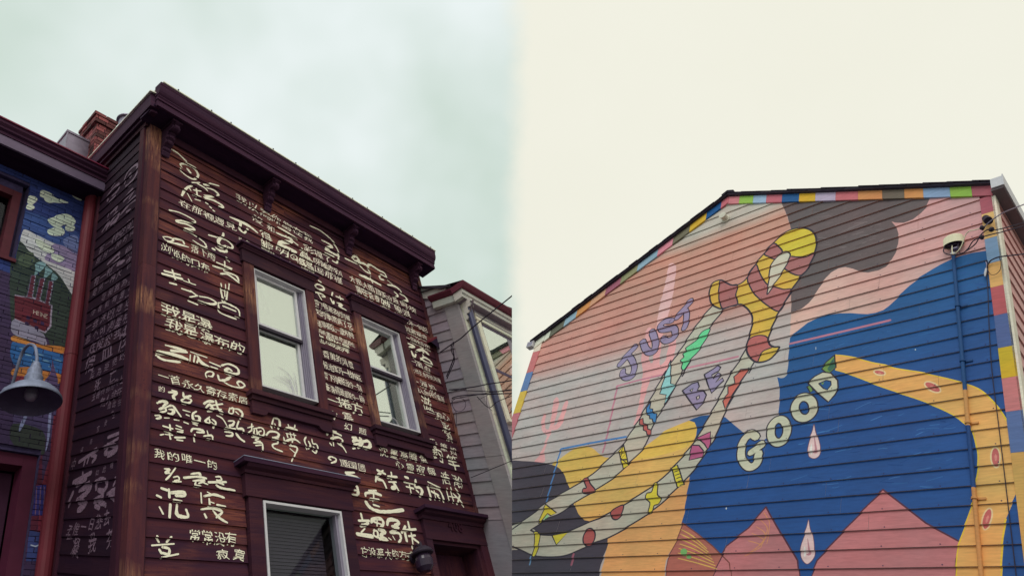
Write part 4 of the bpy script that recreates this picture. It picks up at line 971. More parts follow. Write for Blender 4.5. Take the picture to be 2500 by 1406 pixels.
# chimney, flashing box and vent on the brick house's roof
def PZ(x, y, z): return ray(x, y)*z
def pxlen(x0, y0, x1, y1, d, z):                              # length along direction d that spans two photo points
    a = PZ(x0, y0, z); best = min((abs(np.linalg.norm(np.array([PX+F*(a+d*t)[0]/(a+d*t)[2]-x1, PY-F*(a+d*t)[1]/(a+d*t)[2]-y1]))), t) for t in np.linspace(.02, 3, 600)); return best[1]
def zz(x, y): return (x*.34133, 180+y*.34133)
CH = part_empty('chimney', HB)
ct = zz(702, 285); zc_ = 8.6
O = PZ(*ct, zc_); lr = pxlen(*ct, *zz(870, 360), H1, zc_); ll = pxlen(*ct, *zz(585, 440), G1, zc_)
cb = random.Random(9); bh = .062; n = 18
def chrow(O_, a, b, v, tone):
    # one course: bricks along the front face and along the side face
    for (d, L, other) in ((H1, a, G1), (G1, b, H1)):
        nb = max(2, round(L/.16)); off = (v % 2)*.5/nb
        cuts = [0]+[min(1, max(0, (i+off+.0)/nb)) for i in range(0 if off else 1, nb)]+[1]
        for i in range(len(cuts)-1):
            if cuts[i+1]-cuts[i] < .05: continue
            x = MB(); t = cb.uniform(.7, 1.25)
            if cb.random() < .15: t *= .6
            c = ca(126*t, 66*t, 68*t); s0_ = cuts[i]*L+.004; e = cuts[i+1]*L-.004
            pr = cb.uniform(-.003, .005)
            x.obox(O_+d*s0_-other*pr+(H1*.001 if d is G1 else G1*0.0), d*(e-s0_), other*.05, V1*(-(bh-.010)), M_chbr, c); x.build('brick', CH)
for k in range(n):
    g_ = .030 if k in (1, 2) else (.045 if k == 0 else 0)
    chrow(O-V1*(bh*k)-H1*g_-G1*g_, lr+2*g_-(.045*2), ll+2*g_-.09, k, 1)
x = MB(); x.obox(O+H1*.012+G1*.012-V1*.01, H1*(lr-.1), G1*(ll-.1), -V1*bh*n, M_mort); x.build('mortar', CH)
FB = part_empty('flue_box', HB)
c0 = zz(487, 405); zb_ = 8.3; O = PZ(*c0, zb_); a_ = pxlen(*c0, *zz(655, 470), H1, zb_); b_ = pxlen(*c0, *zz(410, 490), G1, zb_)
x = MB(); x.obox(O, H1*a_, G1*b_, -V1*1.0, M_zinc); x.build('sheet_metal_body', FB)
x = MB(); x.obox(O-H1*.012-G1*.012+V1*.004, H1*(a_+.024), G1*(b_+.024), -V1*.035, M_zinc); x.obox(O-H1*.006+G1*.02-V1*.036, H1*.012, -G1*.028, -V1*.9, M_zinc); x.build('folded_seam', FB)
vc = PZ(308, 299, 8.9)
x = MB(); x.lathe(vc, V1, [(.0, .10), (.04, .095), (.08, .075), (.11, .04), (.112, .02), (.085, .015), (.085, -.5)], M_zinc, 24); x.build('roof_vent', HB, smooth=True)

# gooseneck barn lamp on the brick house
LP = thing('wall_lamp', 'galvanised gooseneck barn lamp with wide shade on the painted bricks', 'lamp', B.P(-.7, -2.3, 0))
lw = .42
def LPp(x, y, w=lw): u, v = B.at(x, y, w); return B.P(u, v, w)
cc = LPp(74, 975); axp = LPp(79, 905); R_ = .5*np.linalg.norm(LPp(145, 968)-LPp(4, 975))*.98
ax = nz(B.V*1.0); hh = np.linalg.norm(axp-cc)
x = MB(); x.lathe(cc, ax, [(R_, -.018), (R_*1.012, -.014), (R_*1.012, -.002), (R_*.99, .01), (R_*.9, .045), (R_*.72, .085), (R_*.5, .115), (R_*.34, .135), (.062, .155)], M_zincp, 44); x.build('shade', LP, smooth=True)
x = MB(); x.lathe(cc, ax, [(R_*.985, -.016), (R_*.88, .035), (R_*.7, .075), (R_*.48, .105), (.05, .13)], simple('shade_inside', ca(86, 76, 104), .6, 0, .15, 8), 44); x.build('shade_lining', LP, smooth=True)
x = MB(); x.lathe(cc, ax, [(.062, .15), (.064, .20), (.052, .225), (.050, .27), (.034, .30), (.030, .33), (.022, .345)], M_zincp, 24); x.build('lamp_holder', LP, smooth=True)
x = MB(); x.lathe(cc, ax, [(.0, -.01), (.03, .0), (.045, .03), (.045, .07), (.03, .11)], simple('opal_bulb', ca(140, 130, 150), .3, 0, .05, 5), 20); x.build('bulb', LP, smooth=True)
top = cc+ax*.34
g1_, g2, g3, g4 = LPp(90, 872), LPp(85, 846, lw-.03), LPp(70, 842, lw-.10), LPp(54, 862, lw-.2)
x = MB(); x.tube(spline([top, g1_, g2, g3, g4, LPp(40, 905, .14), LPp(26, 955, .03)], 6), .0125, M_zincp, 10); x.build('gooseneck', LP, smooth=True)
x = MB(); ob = LPp(26, 955, .03); x.lathe(ob-B.N*.03, B.N, [(.055, 0), (.055, .018), (.02, .022), (.0, .022)], M_zincp, 24); x.build('wall_plate', LP, smooth=True)

# small onion-shaped lantern beside the doorway of the wooden house
LN = thing('lantern', 'small dark round-topped lantern beside the doorway with house number', 'lantern', A.P(*A.at(1018, 1362)))
lc = A.at(1031, 1350, .14); lo = A.P(lc[0], lc[1], .14)
x = MB(); x.lathe(lo, A.V, [(.0, .12), (.012, .10), (.014, .07), (.05, .058), (.085, .03), (.105, 0), (.10, -.012), (.07, -.02)], M_black, 28); x.build('cap', LN, smooth=True)
x = MB(); x.lathe(lo, A.V, [(.07, -.021), (.085, -.07), (.08, -.13), (.05, -.17), (.0, -.18)], simple('dim_lantern_glass', ca(44, 32, 50), .2, 0, .1, 8), 24); x.build('globe', LN, smooth=True)
x = MB(); x.tube(spline([lo+A.V*.06, lo+A.V*.10-A.N*.05, lo+A.V*.06-A.N*.10, A.P(lc[0], lc[1]+.0, .02)], 5), .008, M_black, 8); x.lathe(A.P(lc[0], lc[1], .021), A.N, [(.05, 0), (.05, .012), (0, .014)], M_black, 20); x.build('bracket_arm', LN)

# ================================================================== the grey clapboard house
HC = thing('clapboard_house', 'grey clapboard house with white corner board and dark red cornice', 'house', base_pt(C, .3))
GREY = ca(138, 128, 136); GRL = ca(176, 170, 164); GRM = ca(140, 131, 135); REDC = ca(86, 30, 46); PALE = ca(194, 192, 174)
def gb(nm, fr, *a, col=GRM, par=None, m=None):
    x = MB(); x.cut = True; x.box(fr, *a, m or M_paint, col)
    return x.build(nm, par or HC) if x.f else None
def z6p(fr, x, y, w=0): return fr.at(1010+.2418*x, 680+.2418*y, w)
CR = .1535; gvC = ground_v(C, .3)
fl0, fl1 = z6p(C, 105, 205), z6p(C, 300, 212); cb0, cb1 = z6p(C, 315, 240, .07), z6p(C, 525, 150, .07)
def hp_below(p, q):                                           # half plane under the line p-q
    a, b = p[1]-q[1], q[0]-p[0]; c = -(a*p[0]+b*p[1])
    return (-a, -b, -c) if a*p[0]+b*(p[1]-1)+c < 0 else (a, b, c)
rc = random.Random(21)
for k in range(-3, 19):
    v0 = 1.081-CR*k
    board(C, -.25, .398, v0, CR, HC, M_paint, col=tuple(c*rc.uniform(.95, 1.04) for c in GREY[:3])+(1,), th=.017, cut=True, region=[hp_below(fl0, fl1)])
x = MB(); x.cut = True
for k in range(19, 60):
    v0 = 1.081-CR*k
    if v0 < gvC-.2: break
    x.box(C, -.25, .398, v0, v0+CR, 0, .012, M_paint, GREY)
    x.box(D, .10, 2.0, v0, v0+CR, 0, .012, M_paint, GREY)
x.build('lower_siding', HC, kind='stuff')
gb('corner_board', C, .40, CE, -.93, 1.36, -.02, .026, col=GRM); gb('corner_board', C, .40, CE, gvC-.2, -.934, -.02, .024, col=GRM)
gb('corner_board', D, .0262, .135, -.40, 1.30, -.02, .026, col=PALE); gb('corner_board', D, .0262, .135, gvC-.2, -.404, -.02, .024, col=PALE)
x = MB(); x.cut = True; x.prism(C, [tuple(z6p(C, *p)) for p in [(60, 205), (300, 212), (335, 190), (335, 100), (60, 98)]], -.02, .03, M_paint, GRL); x.build('frieze_board', HC)
x = MB(); x.cut = True; x.prism(C, [tuple(z6p(C, *p)) for p in [(40, 100), (300, 112), (395, 88), (392, 74), (250, 82), (40, 92)]], -1.2, .06, M_shin); x.build('roof_shingle_edge', HC)
gb('wall_core', C, -.2, CE-.02, gvC-.1, 1.38, -.10, -.012, col=GREY)
kc = part_empty('cornice', HC)
def kx(nm, fr, prof, a, b, col):
    x = MB(); x.cut = True; x.extrude_u(fr, prof, a, b, M_paint, col); x.build(nm, kc)
kx('red_crown', D, [(0, 1.50), (.215, 1.50), (.215, 1.475), (.185, 1.42), (.165, 1.405), (0, 1.405)], -.105, 3.0, REDC)
kx('light_fascia', D, [(0, 1.404), (.15, 1.404), (.15, 1.345), (.128, 1.335), (.128, 1.285), (0, 1.285)], -.085, 3.0, GRL)
kx('soffit', D, [(0, 1.284), (.12, 1.284), (.12, 1.272), (0, 1.272)], -.02, 3.0, ca(120, 104, 116))
kx('frieze_board', D, [(0, 1.271), (.035, 1.271), (.035, 1.20), (.05, 1.19), (.05, 1.165), (.03, 1.155), (.03, 1.10), (0, 1.10)], .28, 3.0, GRM)
kx('red_crown', C, [(0, 1.50), (.11, 1.50), (.11, 1.475), (.085, 1.42), (.07, 1.405), (0, 1.405)], .22, CE+.02, REDC)
kx('light_fascia', C, [(0, 1.404), (.07, 1.404), (.07, 1.30), (.05, 1.285), (0, 1.285)], .24, CE+.0, GRL)
x = MB(); x.cut = True; p0, p1 = D.P(-.1, 1.50, .215), D.P(3, 1.50, .215); x.poly([p0, p1, p1+G1*1.6+V1*.10, p0+G1*1.6+V1*.10], [(0, 0), (3, 0), (3, 2), (0, 2)], M_shin); x.build('roof', HC)
# scroll bracket at the corner
x = MB(); pts = [(.03, 1.27), (.17, 1.27), (.175, 1.235), (.15, 1.22), (.165, 1.19), (.14, 1.16), (.10, 1.165), (.095, 1.13), (.115, 1.10), (.09, 1.075), (.06, 1.085), (.06, 1.05), (.075, 1.02), (.05, .995), (.03, 1.0)]
x.extrude_u(D, pts, .015, .085, M_paint, GRL); x.extrude_u(D, [(.03+(p[0]-.03)*1.12, p[1]) for p in pts[2:-1]], .033, .067, M_paint, ca(96, 84, 92)); x.build('bracket', HC, 'pale scroll bracket under the corner of the cornice')
for k in range(-1, 19):
    v0 = 1.05-CR*k-.06
    board(D, .136, 3.0, v0, CR if v0 < .9 else .12, HC, M_paint, col=tuple(c*rc.uniform(.95, 1.04) for c in GREY[:3])+(1,), th=.015, cut=True)
# dark downspout
dq = [z6p(D, 580, 300, .10), z6p(D, 765, 1000, .10)]
du = (dq[0][0]+dq[1][0])/2
x = MB(); x.cut = True; x.tube([D.P(du-.01, 1.25, .10), D.P(du, 1.1, .085)]+[D.P(du, v, .08) for v in (.6, 0, -.7, -1.4, -2.2, -3.5, gvC+.3)], .042, M_bluep, 14); x.build('downspout', HC, 'dark blue downspout on the street front', smooth=True)
# its tall window, cut by the party line
WC = part_empty('window', HC)
wl = z6p(D, 640, 430, .03)[0]; wt_ = 1.06; gl = z6p(D, 672, 480, .0)[0]; gt = z6p(D, 672, 480, .0)[1]; mr_ = z6p(D, 820, 930, .0)[1]; wb = mr_-(gt-mr_)
gb('side_casing', D, wl-.005, gl-.02, wb-.06, gt+.05, -.01, .035, col=PALE, par=WC); gb('head_casing', D, wl-.02, 2.4, gt+.051, gt+.15, -.01, .045, col=PALE, par=WC)
gb('sill', D, wl-.04, 2.4, wb-.10, wb-.061, -.01, .07, col=PALE, par=WC); gb('frame', D, gl-.019, gl+.015, wb-.06, gt+.05, -.05, .02, col=ca(90, 80, 96), par=WC)
gb('meeting_rail', D, gl+.016, gl+.9, mr_-.025, mr_+.025, -.05, .022, col=ca(70, 60, 80), par=WC)
gb('far_frame', D, gl+.62, gl+.72, wb-.06, gt+.05, -.05, .022, col=ca(120, 112, 120), par=WC); gb('top_rail', D, gl+.016, gl+.9, gt-.0, gt+.05, -.05, .0225, col=ca(78, 66, 84), par=WC)
x = MB(); x.cut = True; x.box(D, gl+.016, gl+.62, mr_+.026, gt, .018, .0195, M_glass); x.build('upper_pane', WC)
x = MB(); x.cut = True; x.box(D, gl+.018, gl+.61, wb-.05, gt-.04, .0145, .0155, M_blind); x.build('roller_shade', WC)
x = MB(); x.cut = True; x.box(D, gl+.016, gl+.62, wb-.06, mr_-.026, .0185, .0195, M_glass); x.build('lower_pane', WC)
# plain end wall on the party line
x = MB()
def pt_x0(fr, v, w=0):                                        # point of a wall, at height v, on the plane x = 0
    q0, q1 = fr.P(0, v, w), fr.P(1, v, w); t = -q0[0]/(q1[0]-q0[0]); return q0+(q1-q0)*t
pr = [pt_x0(D, v) for v in (1.40, .5, -.2)]; back = [p+np.array([0, 0, 1.6]) for p in pr]
for i in range(2): x.poly([pr[i], pr[i+1], back[i+1], back[i]], [(0, i), (0, i+1), (1, i+1), (1, i)], M_paint, GREY)
x.build('end_wall', HC)
# small red pent roof
AW = MB(); a0 = z6p(C, 215, 588, .03); 
AWt = [z6p(C, 160, 560, .02), z6p(C, 310, 650, .16), z6p(C, 250, 690, .16)]
pa = [C.P(-.12, a0[1]+.02, .0), C.P(.10, a0[1]+.02, .0), C.P(.13, a0[1]-.10, .17), C.P(-.12, a0[1]-.10, .17)]
AW.poly(pa, [(0, 0), (1, 0), (1, 1), (0, 1)], M_redp); pb = [p-V1*.03 for p in pa]; AW.poly(pb, [(0, 0), (1, 0), (1, 1), (0, 1)], M_dark)
for i in range(4): AW.poly([pa[i], pa[(i+1) % 4], pb[(i+1) % 4], pb[i]], [(0, 0), (1, 0), (1, .03), (0, .03)], M_redp)
AW.poly([pb[1], pb[2], C.P(.10, a0[1]-.2, .0)], [(0, 0), (1, 0), (0, 1)], M_dark)
tag(AW.build('awning'), 'small dark red pent roof between the wooden house and grey clapboards', 'awning')

# wires strung to the grey house
def wire(name, pts, r, label, m=M_black, grp='cables between the houses', cat='cable', n=8, cut=True, seg=6):
    P_ = [PZ(*p) for p in pts]; x = MB(); x.cut = cut
    x.tube(spline(P_, n) if len(P_) > 2 else P_, r*.7, m, seg); o = x.build(name, smooth=True)
    if o: tag(o, label, cat, grp); return o
def q6(x, y): return (1010+.2418*x, 680+.2418*y)
def w6(lst, d): return [(*q6(x, y), z) for (x, y), z in zip(lst, np.linspace(d[0], d[1], len(lst)))]
wire('cable', w6([(265, 745), (330, 700), (395, 655), (480, 600), (600, 490), (760, 360), (905, 245), (1010, 160)], (8.6, 8.0)), .011, 'thick black cable rising diagonally across the grey corner board')
wire('cable', w6([(405, 640), (380, 680), (385, 740), (405, 790), (380, 870), (330, 990)], (8.2, 8.3)), .010, 'black cable hanging from the diagonal one, outer of two')
wire('cable', w6([(412, 640), (395, 690), (405, 760), (410, 830), (375, 920), (335, 1010)], (8.15, 8.25)), .009, 'black cable hanging from the diagonal one, inner of two')
wire('cable', w6([(355, 1122), (480, 1110), (620, 1090), (760, 1062), (905, 1042), (1010, 1022)], (8.0, 7.6)), .010, 'topmost of the black cables crossing low over the corner board')
wire('cable', w6([(355, 1122), (600, 1132), (760, 1138), (905, 1134), (1010, 1128)], (8.0, 7.6)), .007, 'thin black cable just under the topmost low one')
wire('cable', w6([(388, 1205), (450, 1185), (600, 1170), (760, 1165), (905, 1160), (1010, 1158)], (7.9, 7.5)), .010, 'black cable below the thin one, starting in a clamp')
wire('cable', w6([(388, 1215), (470, 1200), (620, 1175), (760, 1150), (905, 1130), (1010, 1115)], (7.9, 7.45)), .007, 'black cable crossing over the one that starts in the clamp')
wire('cable', w6([(390, 1250), (400, 1225), (450, 1203), (505, 1220), (525, 1275), (500, 1325), (450, 1340), (410, 1325)], (7.85, 7.85)), .004, 'thin cable coiled in a loop on the grey clapboards')
wire('cable', w6([(385, 1225), (395, 1290), (425, 1340), (432, 1406), (428, 1500)], (7.85, 7.5)), .006, 'black cable dropping down beside the wooden house corner')
wire('cable', w6([(640, 1190), (755, 1300), (830, 1250), (905, 1215), (1000, 1180)], (7.4, 7.3)), .006, 'dead cable end kinked in front of the downspout')
wire('cable', w6([(650, 1225), (760, 1170), (860, 1145)], (7.5, 7.4)), .003, 'thin twig-like wire over the pale corner board')
wire('cable', w6([(745, 1110), (735, 1240), (755, 1300), (790, 1330)], (7.4, 7.4)), .003, 'thin wire hanging down to the kinked cable end')
def q7(x, y): return (1040+.2604*x, 1000+.2604*y)
wire('cable', [(*q7(420, 635), 7.3), (*q7(520, 595), 7.2), (*q7(620, 552), 7.1), (*q7(725, 510), 7.0), (*q7(820, 470), 6.9)], .006, 'single thin cable low on the grey clapboards', n=6)
# ================================================================== the gabled mural house
MU = 8.21; MR = 8.37
HM = thing('mural_house', 'gabled clapboard house wall painted with a colourful desert mural and large letters', 'house', base_pt(Mw, 4.0))
R1, R2, R3, R4, R5 = ((1250, 440), .34133), ((1860, 420), .34133), ((1250, 900), .34133), ((1860, 900), .34133), ((1600, 540), .26667)
Q4 = ((1260, 800), .21337); FULL = ((0, 0), 1.0)
art = []
def mp(z, p): return tuple(Mw.at(z[0][0]+z[1]*p[0], z[0][1]+z[1]*p[1]))
def am(z, lev, rgb, pts, sm=True):
    P_ = [np.array(mp(z, p)) for p in pts]
    if sm: P_ = spline(P_, 5, True)
    for t in tris(P_): art.append((lev, rgb if callable(rgb) else cm(*rgb), t, (min(p[0] for p in t), max(p[0] for p in t), min(p[1] for p in t), max(p[1] for p in t))))
def am_multi(lev, rgb, segs, sm=False):                       # outline given as pieces in several zoomed views
    P_ = [np.array(mp(z, p)) for z, l in segs for p in l]
    if sm: P_ = spline(P_, 4, True)
    for t in tris(P_): art.append((lev, rgb if callable(rgb) else cm(*rgb), t, (min(p[0] for p in t), max(p[0] for p in t), min(p[1] for p in t), max(p[1] for p in t))))
def ln(z, lev, rgb, wz, pts, sm=True, closed=False, taper=False):
    P_ = [np.array(mp(z, p)) for p in pts]
    c = pts[len(pts)//2]; a, b = np.array(mp(z, c)), np.array(mp(z, (c[0], c[1]+wz))); w = np.linalg.norm(a-b)*.98
    q = spline(P_, 5, closed) if sm and len(pts) > 2 else (P_ if not closed else P_+[P_[0]])
    if closed and sm: q = q+[q[0]]
    for i_, t in enumerate(ribbon(q, w, taper)): art.append((lev+.1*(i_ % 4), rgb if callable(rgb) else cm(*rgb), t, (min(p[0] for p in t), max(p[0] for p in t), min(p[1] for p in t), max(p[1] for p in t))))
INK = (48, 40, 54)
def fig(z, lev, rgb, pts, wz=12, sm=True, ink=INK):           # flat shape with a dark outline
    am(z, lev, rgb, pts, sm); ln(z, lev+.5, ink, wz, pts, sm, True)

# fields of colour
def grad(c0, c1, f):                                          # a blend brushed into the paint, linear along the wall
    a, b = cm(*c0), cm(*c1)
    def g_(p):
        t = max(0, min(1, f(p))); return tuple(a[i]+(b[i]-a[i])*t for i in range(3))+(1,)
    return g_
pinkf = grad((218, 176, 164), (198, 146, 148), lambda p: (p[0]-5.6)/2.8+(p[1]+.6)*.25)
bluef = grad((28, 92, 146), (32, 76, 140), lambda p: -(p[1]+.8)/2.2+(p[0]-6)*.1)
PINK = (216, 168, 160); BROWN = (100, 86, 88); BLUE = (28, 82, 142); TEAL = (22, 92, 152); YEL = (226, 182, 92); ORA = (226, 168, 98); DRK = (68, 60, 74); BONE = (192, 182, 166)
am_multi(1, pinkf, [(R2, [(145, 225), (180, 320), (215, 415), (213, 600), (212, 1010), (205, 1190), (400, 1120), (900, 1060), (1700, 700), (1700, 150), (1200, 150)])])
am(R2, 2, BROWN, [(125, 190), (150, 240), (185, 320), (213, 415), (214, 600), (212, 850), (214, 1014), (290, 985), (340, 940), (385, 880), (420, 820), (460, 765), (500, 720), (550, 690), (600, 682), (650, 695), (700, 715), (760, 722), (840, 705), (890, 680), (935, 630), (960, 580), (978, 520), (982, 450), (965, 400), (930, 358), (960, 368), (1020, 370), (1085, 345), (1140, 300), (1180, 255), (1205, 190), (1210, 150), (600, 150), (200, 160)], False)
am_multi(3, bluef, [(R2, [(204, 1184), (260, 1140), (330, 1080), (400, 1045), (480, 1022), (560, 1012), (640, 1012), (700, 1018), (760, 1022), (820, 1012), (870, 995), (910, 965), (950, 925), (1000, 875), (1060, 815), (1130, 760), (1200, 715), (1280, 665), (1350, 630), (1430, 600), (1520, 578), (1640, 562)]),
                   (R4, [(1800, 200), (1900, 1600)]), (R3, [(1100, 1600), (1215, 1110), (1240, 1000), (1255, 900), (1275, 780), (1230, 500), (1262, 374), (1300, 356), (1350, 338), (1410, 332), (1480, 335), (1530, 350), (1570, 385), (1660, 460), (1790, 515), (1870, 540)]),
                   (R4, [(20, 515), (60, 480), (95, 445), (122, 385), (124, 330), (132, 200), (128, 120), (112, 62), (140, 70), (162, 66), (182, 45), (190, 0)]), (R2, [(195, 1300)])])
ln(R2, 4, (184, 116, 138), 16, [(205, 1232), (560, 1150), (920, 1065)], False)
ln(R1, 4, (196, 128, 146), 14, [(1230, 1352), (1430, 1308), (1620, 1265)], False)
ln(R3, 4, (192, 124, 144), 13, [(655, 600), (700, 410), (755, 135)], False); ln(R3, 4, (192, 124, 144), 12, [(755, 128), (900, 88), (1090, 45)], False)
# tall pale cactus
CAC = (232, 164, 166); CA2 = (226, 176, 176)
am(R1, 2, CA2, [(1150, 597), (1122, 620), (1108, 700), (1085, 800), (1060, 900), (1040, 1060), (1092, 1090), (1125, 950), (1150, 850), (1168, 720), (1178, 625)])
am(R1, 2.2, CAC, [(990, 1055), (965, 1075), (948, 1150), (930, 1250), (935, 1340), (975, 1395), (1060, 1400), (1120, 1350), (1165, 1250), (1178, 1130), (1150, 1090), (1125, 1180), (1100, 1290), (1060, 1320), (1070, 1200), (1085, 1060), (1040, 1040), (1020, 1180), (1010, 1300), (985, 1290), (990, 1200), (1008, 1080)])
am(R3, 2.4, CAC, [(942, -10), (930, 120), (915, 240), (895, 330), (872, 405), (905, 402), (930, 330), (955, 200), (985, 100), (1020, -10)], False)
# small cactus
am(R3, 2, CAC, [(325, 205), (303, 230), (290, 300), (280, 380), (262, 450), (235, 540), (205, 610), (165, 668), (238, 668), (236, 600), (262, 510), (290, 440), (318, 350), (340, 240)])
am(R3, 2.1, CAC, [(228, 330), (215, 380), (218, 440), (255, 480), (280, 470), (275, 440), (245, 430), (240, 380), (246, 330)]); am(R3, 2.1, CAC, [(395, 228), (375, 250), (350, 330), (325, 390), (300, 410), (290, 440), (330, 435), (365, 390), (385, 320), (405, 250)])
# yellow hill, dark hill, orange shapes
am(R3, 3, YEL, [(290, 688), (340, 652), (400, 604), (450, 573), (520, 557), (580, 570), (630, 612), (672, 634), (740, 634), (800, 600), (760, 760), (410, 860), (370, 760)])
am(R3, 3.5, DRK, [(-200, 650), (0, 655), (60, 659), (180, 668), (280, 685), (340, 712), (378, 760), (400, 820), (412, 870), (330, 930), (150, 1080), (60, 1150), (-200, 1150)])
am(R3, 4, (230, 176, 100), [(445, 965), (480, 1040), (520, 1082), (570, 1092), (720, 1060), (860, 960), (1020, 860), (1160, 740), (1240, 640), (1300, 550), (1322, 480), (1326, 420), (1310, 385), (1270, 372), (1200, 400), (1100, 445), (1000, 525), (930, 580), (800, 720), (640, 840)], False)
am(R3, 4.1, (232, 184, 86), [(930, 580), (1000, 525), (1100, 445), (1200, 400), (1270, 372), (1310, 385), (1326, 420), (1320, 490), (1260, 560), (1150, 600), (1000, 640), (880, 660)], False)
am_multi(4, (226, 164, 104), [(R3, [(600, 1650), (690, 1250), (690, 1205), (820, 1140), (980, 1040), (1100, 930), (1200, 850), (1277, 776), (1262, 860), (1245, 960), (1238, 1030), (1218, 1110), (1190, 1210), (1150, 1290), (1105, 1370), (1080, 1650)])])
am(R3, 4, DRK, [(138, 1155), (230, 1090), (340, 1040), (445, 965), (480, 1040), (520, 1082), (570, 1092), (480, 1135), (400, 1168), (300, 1190), (200, 1185)], False)
am(R3, 3.8, DRK, [(-200, 1200), (60, 1285), (150, 1325), (250, 1340), (380, 1330), (500, 1285), (600, 1235), (692, 1205), (694, 1255), (640, 1400), (600, 1650), (-200, 1650)], False)
ln(R3, 5, (74, 124, 184), 14, [(358, 576), (560, 535), (820, 490)], False); ln(R3, 5, (74, 124, 184), 12, [(352, 580), (300, 770), (248, 962)], False)
ln(R3, 5, (110, 150, 190), 12, [(140, 1345), (130, 1400)], False); ln(R3, 5, (160, 90, 110), 20, [(446, 1330), (430, 1400)], False)
# the two long pale arms
R3x = lambda l: l
left1 = [(1102, 20), (1050, 115), (1000, 210), (950, 295), (905, 380), (850, 460), (800, 540), (700, 640), (630, 710), (560, 770), (440, 845), (330, 910), (240, 965), (150, 1040), (40, 1122)]
right1 = [(138, 1155), (200, 1112), (250, 1075), (340, 1040), (445, 965), (520, 918), (600, 870), (740, 775), (830, 690), (920, 600), (955, 555), (985, 480), (1020, 390), (1075, 300), (1130, 210), (1180, 110), (1232, 5)]
am_multi(6, BONE, [(R5, [(530, 770), (440, 880), (350, 1000), (250, 1160), (150, 1300)]), (R3, left1), (R3, [(-150, 1240), (-150, 1300), (60, 1293)]), (R3, right1), (R5, [(290, 1340), (330, 1270), (400, 1140), (500, 980), (570, 890), (632, 808)])])
ln(R5, 6.6, INK, 13, [(530, 770), (440, 880), (350, 1000), (250, 1160), (150, 1300), (85, 1412)]); ln(R3, 6.6, INK, 11, left1+[(-100, 1230)])
ln(R5, 6.6, INK, 13, [(632, 808), (570, 890), (500, 980), (400, 1140), (330, 1270), (250, 1420)]); ln(R3, 6.6, INK, 11, right1)
left2 = [(1575, 20), (1540, 95), (1500, 180), (1460, 260), (1410, 350), (1360, 440), (1310, 520), (1250, 600), (1190, 670), (1120, 745), (1050, 810), (950, 880), (860, 940), (760, 1000), (650, 1060), (560, 1095), (480, 1133), (400, 1167), (300, 1188), (200, 1183), (138, 1155)]
right2 = [(-150, 1220), (0, 1270), (60, 1293), (150, 1335), (250, 1348), (380, 1340), (500, 1290), (600, 1245), (690, 1212), (820, 1140), (960, 1050), (1050, 985), (1130, 910), (1200, 840), (1270, 770), (1340, 680), (1410, 570), (1450, 510), (1480, 440), (1510, 360), (1540, 290), (1590, 190), (1640, 100), (1700, 0)]
am_multi(6.15, BONE, [(R5, [(835, 1165), (780, 1270), (710, 1380)]), (R3, left2), (R3, right2), (R5, [(850, 1406), (885, 1340), (915, 1285)])])
am(R3, 5.9, BONE, [(-150, 1180), (60, 1100), (150, 1140), (200, 1183), (150, 1336), (60, 1293), (-150, 1220)], False)
ln(R5, 6.6, INK, 13, [(835, 1165), (780, 1270), (700, 1395)]); ln(R3, 6.6, INK, 12, left2); ln(R3, 6.6, INK, 12, right2); ln(R5, 6.6, INK, 12, [(915, 1285), (860, 1390)])
YB = (222, 200, 62); RD = (176, 86, 84); RD2 = (204, 104, 92)
fig(R5, 7, (108, 208, 148), [(480, 990), (507, 992), (480, 1060), (400, 1190), (330, 1270), (270, 1365), (243, 1345), (250, 1300), (235, 1280), (265, 1248), (255, 1215), (290, 1192), (285, 1165), (330, 1130), (390, 1080), (430, 1020)], 9)
fig(R3, 7, (148, 202, 204), [(1140, -60), (1140, 110), (1176, 120), (1092, 262), (1108, 190), (1060, 182), (1098, 50)], 8, False)
fig(R3, 7, (62, 126, 186), [(995, 235), (990, 288), (1012, 292), (1014, 318), (1040, 322), (1035, 388), (1014, 385), (1008, 362), (990, 360), (985, 335), (968, 330), (965, 285)], 8, False)
fig(R3, 7, (192, 92, 88), [(918, 365), (916, 400), (940, 412), (943, 440), (965, 450), (973, 480), (1000, 474), (1000, 440), (975, 432), (970, 402), (946, 395), (940, 355)], 8, False)
fig(R3, 7, YB, [(802, 545), (820, 610), (840, 688), (800, 716), (785, 660), (768, 597)], 9, False); ln(R3, 7.6, INK, 6, [(775, 610), (822, 600), (782, 650), (830, 650)], False); ln(R3, 7.6, INK, 6, [(800, 550), (780, 640), (836, 686)], False); ln(R3, 7.6, INK, 6, [(785, 655), (832, 655)], False)
fig(R3, 7, RD, [(516, 798), (548, 783), (562, 820), (602, 872), (556, 893), (512, 888), (515, 858), (537, 852)], 9)
fig(R3, 7, YB, [(245, 970), (322, 1030), (282, 1052), (258, 1035), (215, 1096), (192, 1108)], 8, False); am(R3, 7.7, (150, 204, 140), [(252, 1040), (272, 1056), (232, 1088)], False)
fig(R3, 7, YB, [(288, 1190), (402, 1168), (324, 1262)], 9, False)
fig(R3, 7, YB, [(165, 1170), (202, 1182), (196, 1262), (172, 1338), (150, 1336), (166, 1258)], 8)
def oval(z, lev, rgb, cx, cy, rx, ry, tilt, wz=11, ink=INK):
    t0 = math.radians(tilt); P_ = []
    for k in range(14):
        t = k/14*2*math.pi; x, y = rx*math.cos(t), ry*math.sin(t); P_.append((cx+x*math.cos(t0)-y*math.sin(t0), cy+x*math.sin(t0)+y*math.cos(t0)))
    am(z, lev, rgb, P_)
    if ink: ln(z, lev+.5, ink, wz, P_, True, True)
oval(R3, 7, RD, 556, 1207, 42, 64, 12); fig(R3, 7, RD, [(800, 975), (790, 1040), (755, 1078), (722, 1070), (712, 1030), (740, 1000)], 10)
